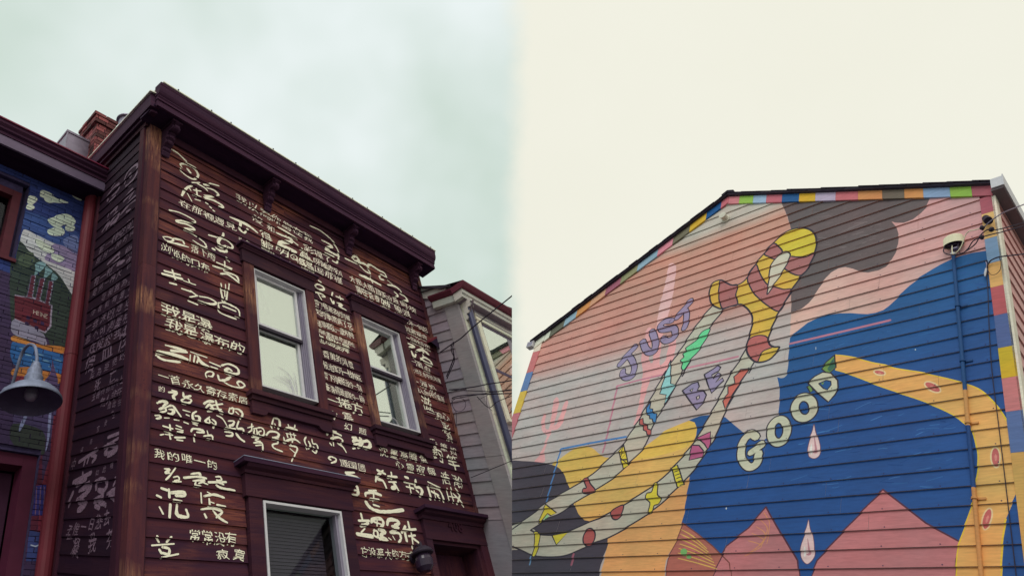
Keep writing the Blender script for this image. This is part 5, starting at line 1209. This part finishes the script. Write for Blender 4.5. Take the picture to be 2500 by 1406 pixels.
fig(R3, 7, RD2, [(1700, 5), (1642, 10), (1590, 60), (1600, 108), (1546, 130), (1550, 180), (1510, 232), (1530, 292), (1560, 230), (1600, 160), (1650, 80)], 9, False)
fig(R3, 7, (188, 92, 132), [(1320, 502), (1425, 452), (1424, 540), (1406, 580), (1380, 540), (1348, 512)], 9, False); fig(R3, 7, (188, 92, 132), [(1290, 547), (1342, 550), (1376, 590), (1366, 632), (1270, 656)], 9, False)
fig(R3, 7, YB, [(1146, 716), (1188, 690), (1236, 830), (1186, 850)], 10, False)
for k in range(5): ln(R3, 7.7, INK, 7, [(1164+k*10, 738+k*24), (1192+k*10, 728+k*24)], False)
fig(R3, 7, YB, [(1018, 830), (1044, 820), (1046, 900), (1070, 928), (1052, 968), (1022, 980), (1010, 1022), (980, 1034), (990, 962), (962, 930), (970, 892), (1002, 882)], 9)
# striped figure
YF = (212, 172, 72); YF2 = (214, 190, 62); MV = (170, 106, 106)
body = [(1330, 68), (1400, 75), (1460, 120), (1480, 200), (1460, 310), (1400, 440), (1330, 520), (1250, 640), (1190, 750), (1140, 830), (1080, 960), (1040, 1080), (1050, 1130), (1090, 1155), (1142, 1160), (1100, 1220), (1050, 1270), (980, 1295), (920, 1290), (870, 1250), (840, 1190), (845, 1130), (870, 1040), (895, 920), (880, 850), (830, 790), (780, 768), (700, 785), (620, 808), (570, 795), (520, 760), (500, 690), (505, 620), (540, 565), (600, 545), (650, 565), (700, 590), (760, 590), (810, 560), (850, 510), (920, 400), (1000, 300), (1080, 210), (1150, 140), (1240, 90)]
am(R5, 8, YF, body); am(R5, 8.3, YF2, [(1330, 72), (1400, 78), (1456, 122), (1476, 200), (1460, 300), (1380, 328), (1300, 333), (1238, 328), (1200, 288), (1150, 250), (1100, 212), (1160, 145), (1240, 96)])
for q in ([(1080, 212), (1130, 235), (1168, 290), (1110, 350), (1050, 335), (1003, 300)], [(1238, 330), (1300, 335), (1380, 330), (1462, 302), (1400, 440), (1340, 500), (1270, 490), (1185, 435), (1210, 390)],
          [(922, 402), (960, 480), (1000, 550), (1040, 590), (1100, 605), (1180, 630), (1255, 635), (1190, 750), (1140, 830), (1050, 790), (950, 710), (890, 640), (848, 520)],
          [(600, 550), (660, 570), (700, 590), (757, 592), (742, 680), (760, 770), (690, 787), (622, 808), (590, 730), (585, 650)],
          [(868, 1080), (930, 1050), (1000, 1052), (1038, 1080), (1050, 1130), (1080, 1155), (1000, 1190), (960, 1240), (940, 1290), (890, 1270), (850, 1220), (838, 1160)]):
    fig(R5, 9, MV if q[0][0] != 868 else (180, 100, 98), q, 11)
ln(R5, 9.8, INK, 15, body, True, True)
fig(R5, 10, (204, 194, 176), [(1200, 285), (1236, 302), (1230, 350), (1180, 450), (1130, 530), (1080, 600), (1030, 678), (1036, 600), (1046, 520), (1055, 430), (1100, 350), (1150, 305)], 11)
# letters
LAV = (150, 136, 170); LW = (200, 192, 170)
def letter(z, wz, paths, rgb, ow=9, sm=True):
    for p in paths: ln(z, 11, INK, wz+2*ow, p, sm)
    for p in paths: ln(z, 11.7, rgb, wz, p, sm)
letter(Q4, 56, [[(1195, 425), (1280, 320), (1365, 225)], [(1300, 330), (1345, 400), (1358, 480), (1330, 555), (1270, 575), (1228, 545), (1228, 500)]], LAV, 9)
letter(R1, 40, [[(940, 1160), (958, 1205), (985, 1232), (1018, 1225), (1032, 1180), (1022, 1130), (1005, 1090)]], LAV, 6)
letter(R1, 36, [[(1146, 1008), (1100, 1012), (1068, 1040), (1075, 1068), (1120, 1068), (1160, 1062), (1172, 1100), (1150, 1138), (1110, 1152), (1085, 1138)]], LAV, 6)
letter(R1, 32, [[(1184, 985), (1230, 930), (1282, 868)], [(1250, 940), (1252, 1000), (1236, 1062)]], LAV, 6)
GRB = (190, 178, 172)
fig(R3, 11, LAV, [(1223, 160), (1290, 108), (1332, 96), (1344, 130), (1330, 160), (1372, 158), (1394, 190), (1380, 235), (1325, 298), (1270, 225)], 10, False)
fig(R3, 11.8, GRB, [(1278, 158), (1300, 143), (1292, 170)], 8, False); fig(R3, 11.8, GRB, [(1322, 205), (1342, 192), (1346, 212), (1330, 228)], 8, False)
fig(R3, 11, LAV, [(1380, 45), (1440, 5), (1475, -22), (1496, -8), (1484, 18), (1434, 50), (1442, 72), (1480, 32), (1500, 45), (1462, 100), (1508, 68), (1518, 88), (1430, 176), (1402, 110)], 10, False)
letter(R3, 54, [[(1750, 490), (1715, 470), (1672, 500), (1645, 570), (1650, 650), (1700, 705), (1752, 680), (1770, 610)]], LW, 9); letter(R3, 46, [[(1712, 602), (1750, 575), (1792, 542)]], LW, 9)
def ring(z, cx, cy, rx, ry, wz, tilt=8):
    t0 = math.radians(tilt); P_ = []
    for k in range(14):
        t = k/14*2*math.pi; x, y = rx*math.cos(t), ry*math.sin(t); P_.append((cx+x*math.cos(t0)-y*math.sin(t0), cy+x*math.sin(t0)+y*math.cos(t0)))
    ln(z, 11, INK, wz+18, P_, True, True); ln(z, 11.7, LW, wz, P_, True, True)
ring(R4, 126, 448, 58, 84, 50); ring(R4, 307, 283, 66, 76, 50)
fig(R4, 10.2, (110, 140, 72), [(326, 132), (352, 118), (372, 160), (352, 176)], 8, False)
fig(R2, 10.2, (112, 146, 76), [(524, 1312), (533, 1400), (480, 1450), (430, 1410), (470, 1360)], 9, False); am(R2, 10.8, (60, 104, 84), [(520, 1330), (527, 1398), (490, 1432), (470, 1410)], False)
fig(R4, 11, LW, [(332, 105), (385, 58), (440, 28), (500, 36), (545, 85), (552, 140), (525, 190), (480, 243), (400, 175)], 10, False)
fig(R4, 11.8, BLUE, [(410, 108), (462, 84), (496, 92), (500, 120), (474, 158), (445, 145)], 8, False); am(R4, 12.4, (110, 140, 72), [(425, 108), (450, 96), (440, 120)], False)
# long spotted orange trunk
am_multi(5, ORA, [(R2, [(524, 1311), (600, 1318), (700, 1340), (800, 1368)]), (R4, [(880, -22), (960, 0), (1060, 18), (1160, 35), (1300, 68), (1400, 95), (1500, 125), (1570, 160), (1640, 220), (1700, 290), (1760, 380), (1860, 520), (1860, 800), (1800, 950), (1750, 1080), (1735, 1160), (1722, 1290), (1712, 1650), (1390, 1650),
                     (1400, 1330), (1420, 1240), (1440, 1180), (1480, 1060), (1505, 980), (1520, 935), (1515, 880), (1530, 830), (1545, 760), (1550, 690), (1548, 610), (1530, 520), (1500, 440), (1440, 385), (1380, 340), (1250, 275), (1100, 215), (950, 165), (800, 110), (650, 50), (530, 12)])])
YL = (228, 190, 56)
ln(R4, 5.8, YL, 9, [(524, -95), (600, -87), (700, -66), (800, -38), (880, -22), (960, 0), (1060, 18), (1160, 35), (1300, 68), (1400, 95), (1500, 125), (1570, 160), (1640, 220), (1700, 290), (1760, 380)], True)
ln(R4, 5.8, YL, 8, [(530, 12), (650, 50), (800, 110), (950, 165), (1100, 215), (1250, 275), (1380, 340), (1440, 385), (1500, 440), (1530, 520), (1548, 610), (1550, 690), (1545, 760), (1530, 830), (1515, 880), (1520, 935), (1505, 980), (1480, 1060), (1440, 1180), (1420, 1240), (1400, 1330), (1390, 1650)], True)
ln(R4, 5.8, YL, 12, [(1750, 1080), (1735, 1160), (1722, 1290), (1712, 1650)], True)
for cx, cy, rx, ry, ti in ((845, 30, 36, 13, 12), (1225, 135, 56, 22, 28), (1675, 635, 27, 66, -4), (1615, 1075, 26, 72, 14)):
    oval(R4, 6, (228, 196, 150), cx, cy, rx+12, ry+12, ti, ink=None); oval(R4, 6.5, (194, 98, 96), cx, cy, rx, ry, ti, ink=None)
    oval(R4, 6.9, (212, 132, 122), cx+2, cy+4, rx*.35, ry*.4, ti, ink=None)
# visible brush marks within the big fields
rbm = random.Random(4)
def marks(poly_z, pts, base, n, lev, spread=10, wz=(4, 9)):
    xs = [p[0] for p in pts]; ys = [p[1] for p in pts]
    for _ in range(n):
        cx, cy = rbm.uniform(min(xs), max(xs)), rbm.uniform(min(ys), max(ys)); L = rbm.uniform(18, 60); a = rbm.uniform(-.5, .1); d = rbm.uniform(-spread, spread)
        ln(poly_z, lev, tuple(max(8, min(245, c+d)) for c in base), rbm.uniform(*wz), [(cx-L, cy-L*a), (cx, cy+rbm.uniform(-4, 4)), (cx+L, cy+L*a)], True, taper=True)
marks(R4, [(250, 250), (1380, 850)], (34, 84, 146), 90, 3.3, 26); marks(R2, [(500, 1090), (1250, 1290)], (32, 88, 148), 30, 3.3, 12); marks(R2, [(1420, 680), (1660, 1380)], (34, 80, 144), 24, 3.3, 12)
marks(R2, [(320, 260), (880, 620)], (104, 90, 92), 60, 2.3, 18); marks(R3, [(700, 760), (1100, 900)], (228, 172, 98), 12, 4.4, 8)
# peaks
PK = (190, 116, 120)
fig(R4, 4, PK, [(872, 868), (1100, 1045), (1180, 1108), (1420, 1240), (1395, 1370), (1390, 1650), (300, 1650), (400, 1372), (560, 1195), (760, 980)], 14, False, (84, 44, 62))
fig(R4, 4.3, PK, [(32, 988), (100, 1110), (180, 1240), (260, 1372), (300, 1650), (-420, 1650), (-250, 1270), (-90, 1140)], 14, False, (84, 44, 62))
for k in range(5): ln(R4, 4.8, (214, 140, 96), 6, [(20-k*28, 1030+k*50), (60-k*14, 1110+k*40), (40-k*40, 1250+k*22)], True, taper=True)
fig(R3, 4.2, (176, 104, 92), [(1225, 1105), (1330, 1180), (1440, 1270), (1560, 1390), (1600, 1650), (1080, 1650), (1120, 1360), (1190, 1215)], 10, False, (120, 66, 60))
for k in range(7): ln(R3, 4.8, (218, 178, 92), 7, [(1215-k*4, 1150+k*34), (1300+k*6, 1200+k*32), (1400+k*12, 1290+k*24)], True, taper=True)
for k in range(4): ln(R3, 4.9, (198, 108, 110), 10, [(1200+k*20, 1180+k*50), (1290+k*30, 1240+k*40)], True, taper=True)
oval(R3, 5.2, (120, 176, 104), 1236, 1312, 24, 26, 0, ink=None); oval(R3, 5.2, (120, 176, 104), 1268, 1345, 18, 14, 0, ink=None)
# drops
for z, l, sh in ((R4, [(375, 398), (392, 460), (414, 520), (425, 580), (410, 628), (376, 645), (340, 628), (333, 580), (345, 510), (365, 450)], (380, 590)), (R4, [(337, 1078), (350, 1140), (370, 1200), (383, 1290), (378, 1350), (330, 1400), (285, 1350), (284, 1275), (308, 1190), (326, 1130)], (334, 1320))):
    fig(z, 6, (226, 190, 190), l, 5, True, (110, 70, 90)); cx, cy = sh
    am(z, 6.7, (188, 128, 138), [(cx-4, cy-110), (cx+12, cy-50), (cx+22, cy), (cx+4, cy+16), (cx-14, cy+6), (cx+4, cy-4), (cx, cy-50)]); am(z, 6.9, (240, 216, 212), [(cx-22, cy-50), (cx-14, cy-20), (cx-20, cy+24), (cx-32, cy+10)])
for p in ((1534, 997),): am(R3, 6, (200, 200, 205), [(1534, 990), (1540, 996), (1536, 1008), (1530, 1000)])
am(R2, 6, (200, 205, 210), [(1098, 1268), (1105, 1270), (1103, 1277), (1096, 1275)]); am(R2, 6, (170, 185, 200), [(388, 1255), (392, 1256), (392, 1275), (388, 1270)])

# background: pale, then salmon, then pale again, changing only with height on the wall
vt = mp(R1, (1250, 470))[1]; vb_ = mp(Q4, (200, 560))[1]
def bg(p):
    v = p[1]; a = (192, 182, 172); s1, s2 = (200, 144, 126), (196, 142, 134); z = (188, 174, 172)
    def mixl(c, d, t): t = max(0, min(1, t)); return tuple(x+(y-x)*t for x, y in zip(c, d))
    c = mixl(a, s1, (vt+.16-v)/.32); c = mixl(c, s2, (vt-v)/(vt-vb_)); c = mixl(c, z, (vb_+.20-v)/.42)
    return cm(*c)
MS, M0 = .2155, -.18
gl1 = hp_below((.10, -.02), (4.139, 1.995)); gl2 = hp_below((4.139, 1.995), (8.40, .002))
rm = random.Random(17); gvM = ground_v(Mw, 4)
lowM = MB()
for k in range(-10, 60):
    v0 = M0-MS*k
    if v0 < gvM-.3: break
    if v0 < -6.4:
        lowM.box(Mw, .002, MU, v0, v0+MS, 0, .014, M_paint, cm(70, 66, 84)); continue
    lo, hi = .002, MU
    if v0 > -.1: lo, hi = max(.002, (v0-.0)/.497-.3), MU-max(0, v0/.47-.3)
    cuts = [lo]; u = lo+rm.uniform(.8, 3.2)
    while u < hi-.6: cuts.append(u); u += rm.uniform(2.0, 3.66)
    cuts.append(hi)
    for i in range(len(cuts)-1):
        j = rm.uniform(.975, 1.02)
        board(Mw, cuts[i]+(.0012 if i else 0), cuts[i+1]-.0012, v0, MS, HM, M_paint, col=bg, th=.024+rm.uniform(-.001, .003), art=art, region=[gl1, gl2] if v0 > -.5 else None)
lowM.build('lower_siding', HM, kind='stuff')
x = MB(); x.prism(Mw, [(0, gvM), (MU, gvM), (MU, -.0), (4.14, 1.97), (0, -.08)], -.2, -.010, M_dark); x.build('wall_core', HM)

# painted corner boards: blocks of colour
CB = {'l': [(-.02, -.36, (226, 208, 190)), (-.36, -.74, (196, 112, 116)), (-.74, -1.33, (104, 132, 180)), (-1.33, -2.1, (216, 178, 76)), (-2.1, -3.0, (190, 110, 120)), (-3, gvM, (100, 120, 160))]}
def ym(y): return Mw.at(2420, y, .03)[1]
yl = lambda y: Mw.at(1295, y, .03)[1]
lb = [(.0, yl(862), (232, 214, 198)), (yl(862), yl(908), (200, 116, 118)), (yl(908), yl(950), (100, 128, 178)), (yl(950), yl(1000), (218, 182, 76)), (yl(1000), -3.0, (194, 112, 122)), (-3.0, gvM-.2, (90, 110, 150))]
for a, b_, c in lb: x = MB(); x.box(Mw, -.195, -.001, b_+.001, a-.001, -.05, .030, M_paint, cm(*c)); x.build('corner_block', HM)
rbk = [(.04, ym(517), (170, 84, 98)), (ym(517), ym(580), (220, 176, 112)), (ym(580), ym(642), (124, 152, 186)), (ym(642), ym(702), (222, 170, 104)), (ym(702), ym(772), (182, 88, 94)), (ym(772), ym(853), (82, 98, 150)), (ym(853), ym(928), (208, 170, 40)), (ym(928), ym(1010), (196, 118, 120)), (ym(1010), ym(1110), (90, 110, 160)), (ym(1110), gvM-.2, (210, 160, 90))]
for a, b_, c in rbk:
    x = MB(); x.box(Mw, MU+.001, MR, b_+.001, a-.001, -.05, .030, M_paint, cm(*c)); x.build('corner_block', HM)
# rake boards in blocks, roofing above them
def rake(xa, xb, c, side):
    """block of the gable edge between two photo columns"""
    f = lambda v: v
    lo = lambda x_: ((.126, -.014), (4.139, 1.99)) if side == 0 else ((4.139, 1.99), (8.37, .012))
    (u0, v0), (u1, v1) = lo(0)
    def uat(xp, bottom):                                        # u along the rake where the photo column crosses it
        best = min(np.linspace(u0-.6, u1+.3, 900), key=lambda u: abs((lambda p: PX+F*p[0]/p[2]-xp)(Mw.P(u, v0+(u-u0)*(v1-v0)/(u1-u0)+bottom, .05))))
        return best
    ua, ub = uat(xa, 0), uat(xb, 0); d = .185
    vv = lambda u: v0+(u-u0)*(v1-v0)/(u1-u0)
    x = MB(); dx = .0
    x.prism(Mw, [(ua+.001, vv(ua)), (ub-.001, vv(ub)), (ub-.001+dx, vv(ub)+d), (ua+.001+dx, vv(ua)+d)], -.05, .045, M_paint, cm(*c)); x.build('rake_block', HM)
def X1(x): return 1250+.34133*x
def X2(x): return 1860+.34133*x
PKK = (212, 130, 138)
lr_ = [(225, 262, (236, 222, 206)), (262, 365, (110, 106, 92)), (365, 452, (156, 182, 200)), (452, 552, (214, 146, 88)), (552, 660, (216, 164, 132)), (660, 770, (168, 96, 116)), (770, 890, (148, 146, 110)), (890, 1035, (150, 182, 202)), (1035, 1145, (222, 142, 158)), (1145, 1265, (120, 112, 92)), (1265, 1385, (222, 176, 56)), (1385, 1490, (24, 88, 150)), (1490, 1545, (208, 112, 124))]
for a, b_, c in lr_: rake(X1(a), X1(b_), c, 0)
rr_ = [(X1(1545), X1(1620), PKK), (X1(1620), X1(1720), (156, 190, 80)), (X1(1720), X1(1815), (160, 180, 208)), (X1(1815), X2(140), (196, 104, 118)), (X2(140), X2(262), (30, 88, 146)), (X2(262), X2(380), (224, 172, 48)), (X2(380), X2(525), (192, 168, 194)), (X2(525), X2(685), (204, 108, 116)), (X2(685), X2(860), (214, 142, 88)), (X2(860), X2(1018), (112, 98, 86)), (X2(1018), X2(1155), (212, 142, 84)), (X2(1155), X2(1348), (136, 158, 192)), (X2(1348), X2(1505), (146, 178, 72)), (X2(1505), X2(1648), (170, 86, 98))]
for a, b_, c in rr_: rake(a, b_, c, 1)
x = MB(); x.prism(Mw, [(-.20, -.16), (-.20, .03), (-.02, .12), (.05, .12), (.05, -.02)], .031, .043, M_paint, cm(236, 222, 206)); x.build('eave_return', HM)
# shingle courses stepping up both slopes: each course end is a piece
def shing(ua, va, ub, vb2, n, dep=4.5):
    d = np.array([ub-ua, vb2-va]); L = np.linalg.norm(d); e = d/L; nn = np.array([-e[1], e[0]]) if e[0] > 0 and True else np.array([e[1], -e[0]])
    if nn[1] < 0: nn = -nn
    for i in range(n):
        s0_ = i*L/n; s1_ = min(L, s0_+L/n*1.28); j = rm.uniform(-.006, .008)
        a = np.array([ua, va])+e*s0_; b2 = np.array([ua, va])+e*s1_
        t = .006+rm.uniform(0, .006); rise = .022
        pts = [tuple(a+nn*(rise*.7)), tuple(b2+nn*.004), tuple(b2+nn*(.004+t)), tuple(a+nn*(rise*.7+t))] if va > vb2 or True else None
        if vb2 > va: pts = [tuple(a+nn*.004), tuple(b2+nn*rise*.7), tuple(b2+nn*(rise*.7+t)), tuple(a+nn*(.004+t+.012))]
        x = MB(); x.prism(Mw, pts, -dep, .12+j, M_shin); x.build('roof_shingle_course', HM)
x = MB(); x.prism(Mw, [(-.30, -.02), (4.16, 2.178), (4.16, 2.19), (-.30, -.008)], -4.5, .10, M_shin); x.prism(Mw, [(4.161, 2.178), (8.48, .148), (8.48, .168), (4.161, 2.20)], -4.5, .10, M_shin); x.build('roof_deck', HM)
shing(-.30, .003, 4.16, 2.20, 30); shing(4.16, 2.20, 8.47, .172, 14)
x = MB(); x.prism(Mw, [(4.05, 2.19), (4.16, 2.245), (4.30, 2.185), (4.30, 2.21), (4.16, 2.27), (4.05, 2.21)], -4.5, .125, M_shin); x.build('ridge_cap', HM)
# gutters seen end on
Mback = nz(np.cross(V2, H2)); Mback = Mback if Mback[2] > 0 else -Mback
def gutter(u0, u1, v0, v1, w0, w1):
    x = MB(); x.box(Mw, u0, u1, v0, v1, w0, w1, M_white); x.box(Mw, u0+.018*(1 if u0 > 0 else 1), u1-.018, v0+.02, v1-.02, w1, w1+.004, M_greyf)
    o = x.build('gutter', HM); return o
gutter(-.395, -.215, -.115, .02, -.02, .10)
x = MB(); x.box(Mw, 8.385, 8.52, .05, .215, -7, .145, M_white); x.box(Mw, 8.521, 8.535, .04, .235, -7, .155, M_white); x.build('gutter', HM, 'white gutter along the right eave')
x = MB(); x.box(Mw, MR+.002, 8.52, .02, .048, -7, .12, simple('grey_eave_soffit', cm(112, 98, 104), .7, 0, .08, 8)); x.build('eave_soffit', HM)
# side wall going back from the right corner
E_ = Fr(Mw.P(MR, 0, .03), -Mw.N, V2); E_.N = nz(H2) if nz(H2)[0] > 0 else -nz(H2)
x = MB(); x.box(E_, .0, .13, gvM, .02, -.02, .024, M_paint, cm(236, 214, 196)); x.build('corner_board', HM, 'pale corner board on the side wall')
for k in range(-1, 28):
    v0 = M0-MS*k-.05
    board(E_, .131, 6.0, v0, MS if v0 < -.3 else .2, HM, M_paint, col=cm(204, 152, 148), th=.022)
x = MB(); x.box(E_, .1, 6.0, gvM, .02, -.2, -.01, M_dark); x.build('side_core', HM)
# round vent near the peak
vp = Mw.at(1771, 534, .03); x = MB(); o_ = Mw.P(vp[0], vp[1], .012)
x.lathe(o_, Mw.N, [(.085, 0), (.085, .02), (.062, .024), (.062, .11), (.068, .112), (.068, .13), (.0, .135)], simple('pale_vent_plastic', cm(196, 190, 176), .5, 0, .05, 12), 28); x.build('round_vent', HM, smooth=False)
# conduit down the wall with straps; painted like the wall behind it
cu_ = 7.846; vtop = Mw.at(2331, 625, .05)[1]
segs = [(vtop, Mw.at(2370, 985, .05)[1], (28, 72, 124)), (Mw.at(2370, 985, .05)[1], Mw.at(2372, 1040, .05)[1], (206, 152, 92)), (Mw.at(2372, 1040, .05)[1], Mw.at(2380, 1188, .05)[1], (28, 66, 124)), (Mw.at(2380, 1188, .05)[1], gvM, (206, 140, 84))]
v_o = Mw.at(2362, 952, .05)[1]; segs = [(vtop, v_o, (28, 72, 124)), (v_o, Mw.at(2372, 1038, .05)[1], (206, 146, 88)), (Mw.at(2372, 1038, .05)[1], Mw.at(2380, 1190, .05)[1], (28, 66, 124)), (Mw.at(2380, 1190, .05)[1], gvM, (206, 140, 84))]
x = MB()
for a, b_, c in segs: x.tube([Mw.P(cu_, a, .052), Mw.P(cu_, b_, .052)], .022, M_paint, 12, cm(*c), cap=False)
x.build('conduit', HM, smooth=True)
for y, c in ((742, (28, 72, 124)), (879, (28, 70, 124)), (1032, (206, 146, 88)), (1217, (206, 140, 84))):
    v = Mw.at(2360, y, .05)[1]; x = MB(); x.tube([Mw.P(cu_, v-.012, .052), Mw.P(cu_, v+.012, .052)], .033, M_paint, 12, cm(*c)); x.box(Mw, cu_+.02, cu_+.10, v-.012, v+.012, .024, .036, M_paint, cm(*c)); x.build('conduit_strap', HM)
# weatherhead
WH = part_empty('weatherhead', HM)
hv = vtop
x = MB(); x.tube([Mw.P(cu_, hv, .052), Mw.P(cu_, hv+.17, .052)], .024, M_zinc, 12); x.tube([Mw.P(cu_, hv+.02, .052), Mw.P(cu_, hv+.05, .052)], .032, M_white, 12); x.build('pipe', WH, smooth=True)
hc = Mw.at(2329, 592, .07); hu, hv2 = hc
x = MB(); prof = []
n = 18
def capo(v, ru, rw): return [Mw.P(hu+ru*math.cos(t*2*math.pi/n), v, .085+rw*math.sin(t*2*math.pi/n)) for t in range(n)]
Ls = [capo(hv2-.06, .125, .075), capo(hv2+.06, .122, .078), capo(hv2+.088, .10, .06), capo(hv2+.097, .05, .03)]
for i in range(3):
    for k in range(n): x.poly([Ls[i][k], Ls[i][(k+1) % n], Ls[i+1][(k+1) % n], Ls[i+1][k]], [(0, 0), (.1, 0), (.1, .1), (0, .1)], M_cream)
x.poly(Ls[3], [(0, 0)]*n, M_cream); x.build('hood', WH, smooth=False)
x = MB(); x.poly(capo(hv2-.045, .112, .066), [(0, 0)]*n, M_black); x.obox(Mw.P(hu-.03, hv2-.12, .05), Mw.U*.09, -Mw.V*.02, Mw.N*.06, M_zinc); x.obox(Mw.P(hu-.06, hv2-.085, .05), Mw.U*.10, Mw.V*.04, Mw.N*.07, M_black); x.build('inner_block', WH)
# drop loops, splices and service lines
QZ = ((2260, 430), .2062)
def mz(x_, y_, w): u, v = Mw.at(QZ[0][0]+QZ[1]*x_, QZ[0][1]+QZ[1]*y_, w); return Mw.P(u, v, w)
def svc(name, pts, r, label, m=M_black, grp='service drop cables of the mural house'):
    x = MB(); x.tube(spline(pts, 7), r, m, 8); return tag(x.build(name, smooth=True), label, 'cable', grp)
OFF = lambda x_, y_, z_: ray(QZ[0][0]+QZ[1]*x_, QZ[0][1]+QZ[1]*y_)*z_
svc('service_cable', [mz(270, 770, .10), mz(215, 860, .12), mz(225, 910, .13), mz(320, 935, .13), mz(430, 915, .14), mz(500, 860, .16), mz(560, 770, .2), mz(640, 730, .24)], .0075, 'lowest black loop from the weatherhead to the lower splice')
svc('service_cable', [mz(385, 760, .10), mz(385, 860, .13), mz(415, 915, .14), mz(490, 880, .16), mz(590, 800, .2), mz(650, 700, .24), mz(720, 640, .27), mz(765, 630, .28)], .0075, 'black loop from the weatherhead to the right hand splice')
svc('service_cable', [mz(320, 770, .10), mz(312, 860, .12), mz(325, 920, .13), mz(385, 885, .14), mz(430, 810, .16), mz(465, 710, .19), mz(510, 655, .22), mz(580, 638, .25), mz(650, 620, .26)], .0065, 'pale service cable looping up from the weatherhead', M_cream)
svc('service_cable', [mz(690, 605, .26), mz(760, 540, .3), mz(870, 462, .36), OFF(960, 415, 8.6), OFF(1180, 330, 8.0)], .007, 'pale overhead line leaving the top splice past the gutter', M_zinc)
svc('service_cable', [mz(800, 640, .28), mz(880, 628, .36), OFF(960, 607, 8.5), OFF(1180, 548, 8.0)], .007, 'black overhead line leaving the right hand splice')
svc('service_cable', [mz(690, 715, .24), mz(780, 690, .30), mz(880, 668, .36), OFF(960, 645, 8.4), OFF(1180, 585, 7.9)], .007, 'black overhead line leaving the lower splice')
for i, (a, b_) in enumerate((((640, 622), (700, 603)), ((758, 622), (802, 642)), ((632, 735), (692, 712)))):
    w_ = (.26, .28, .24)[i]; x = MB(); p, q = mz(*a, w_), mz(*b_, w_)
    x.tube([p, p+(q-p)*.2, p+(q-p)*.3, p+(q-p)*.7, p+(q-p)*.8, q], [.014, .024, .034, .032, .022, .010], M_black, 10)
    tag(x.build('cable_splice', smooth=True), ('black splice at the end of the pale looping cable', 'black splice in front of the orange corner block', 'lower black splice where two loops meet')[i], 'splice', 'cable splices by the mural house corner')
# black knob insulator on the corner
x = MB(); p = mz(712, 500, .03); q = mz(745, 530, .16); x.tube([p, p+(q-p)*.25, p+(q-p)*.35, p+(q-p)*.6, p+(q-p)*.7, q], [.045, .045, .032, .034, .052, .050], M_black, 16)
tag(x.build('knob_insulator', smooth=True), 'black cylindrical knob fixed on the orange corner block', 'insulator')
# lower telephone line, loop and hanging white end
svc('phone_cable', [mz(720, 1090, .05), mz(735, 1050, .06), mz(770, 1000, .07), mz(830, 970, .09), mz(880, 955, .12), OFF(960, 945, 8.4), OFF(1180, 920, 7.9)], .008, 'thick telephone cable arching over the blue corner block', grp='telephone cables on the mural house corner')
svc('phone_cable', [mz(870, 965, .10), mz(892, 1030, .09), mz(880, 1110, .08), mz(830, 1160, .07), mz(770, 1165, .07), mz(740, 1120, .06)], .0035, 'thin cable loop hanging over the orange corner block', grp='telephone cables on the mural house corner')
svc('phone_cable', [mz(705, 1010, .05), mz(728, 1000, .06), mz(735, 1100, .05), mz(722, 1200, .045), mz(735, 1320, .045), Mw.P(8.13, -2.6, .035), Mw.P(8.135, -4.0, .035), Mw.P(8.135, gvM, .035)], .005, 'thin dark cable running straight down beside the corner blocks', grp='telephone cables on the mural house corner')
x = MB(); x.tube([mz(716, 1095, .06), mz(705, 1150, .06), mz(703, 1185, .06)], [.012, .014, .008], M_white, 10); x.tube([mz(712, 1010, .06), mz(722, 1050, .06), mz(716, 1096, .06)], .005, M_zinc, 8)
tag(x.build('cable_terminal', smooth=True), 'small white cable terminal hanging left of the corner blocks', 'cable terminal')

# nail heads and chipped specks scattered over the boards
x = MB()
for k in range(0, 26):
    v0 = M0-MS*k
    for i in range(14):
        u = (i+.5)*.6+rm.uniform(-.03, .03); v = v0+.022
        if u > MU-.1 or v > (1.9 if u < 4.14 else 3.9)-.0: continue
        if v > -.05 and (v > .497*(u-.1)-.1 or v > .47*(8.3-u)-.1): continue
        w = lap_w(v, v0, MS, .026)+.003
        x.poly([Mw.P(u-.006, v-.006, w), Mw.P(u+.006, v-.006, w), Mw.P(u+.006, v+.006, w), Mw.P(u-.006, v+.006, w)], [(u, v)]*4, M_mort)
x.build('nail_heads', HM, kind='stuff')
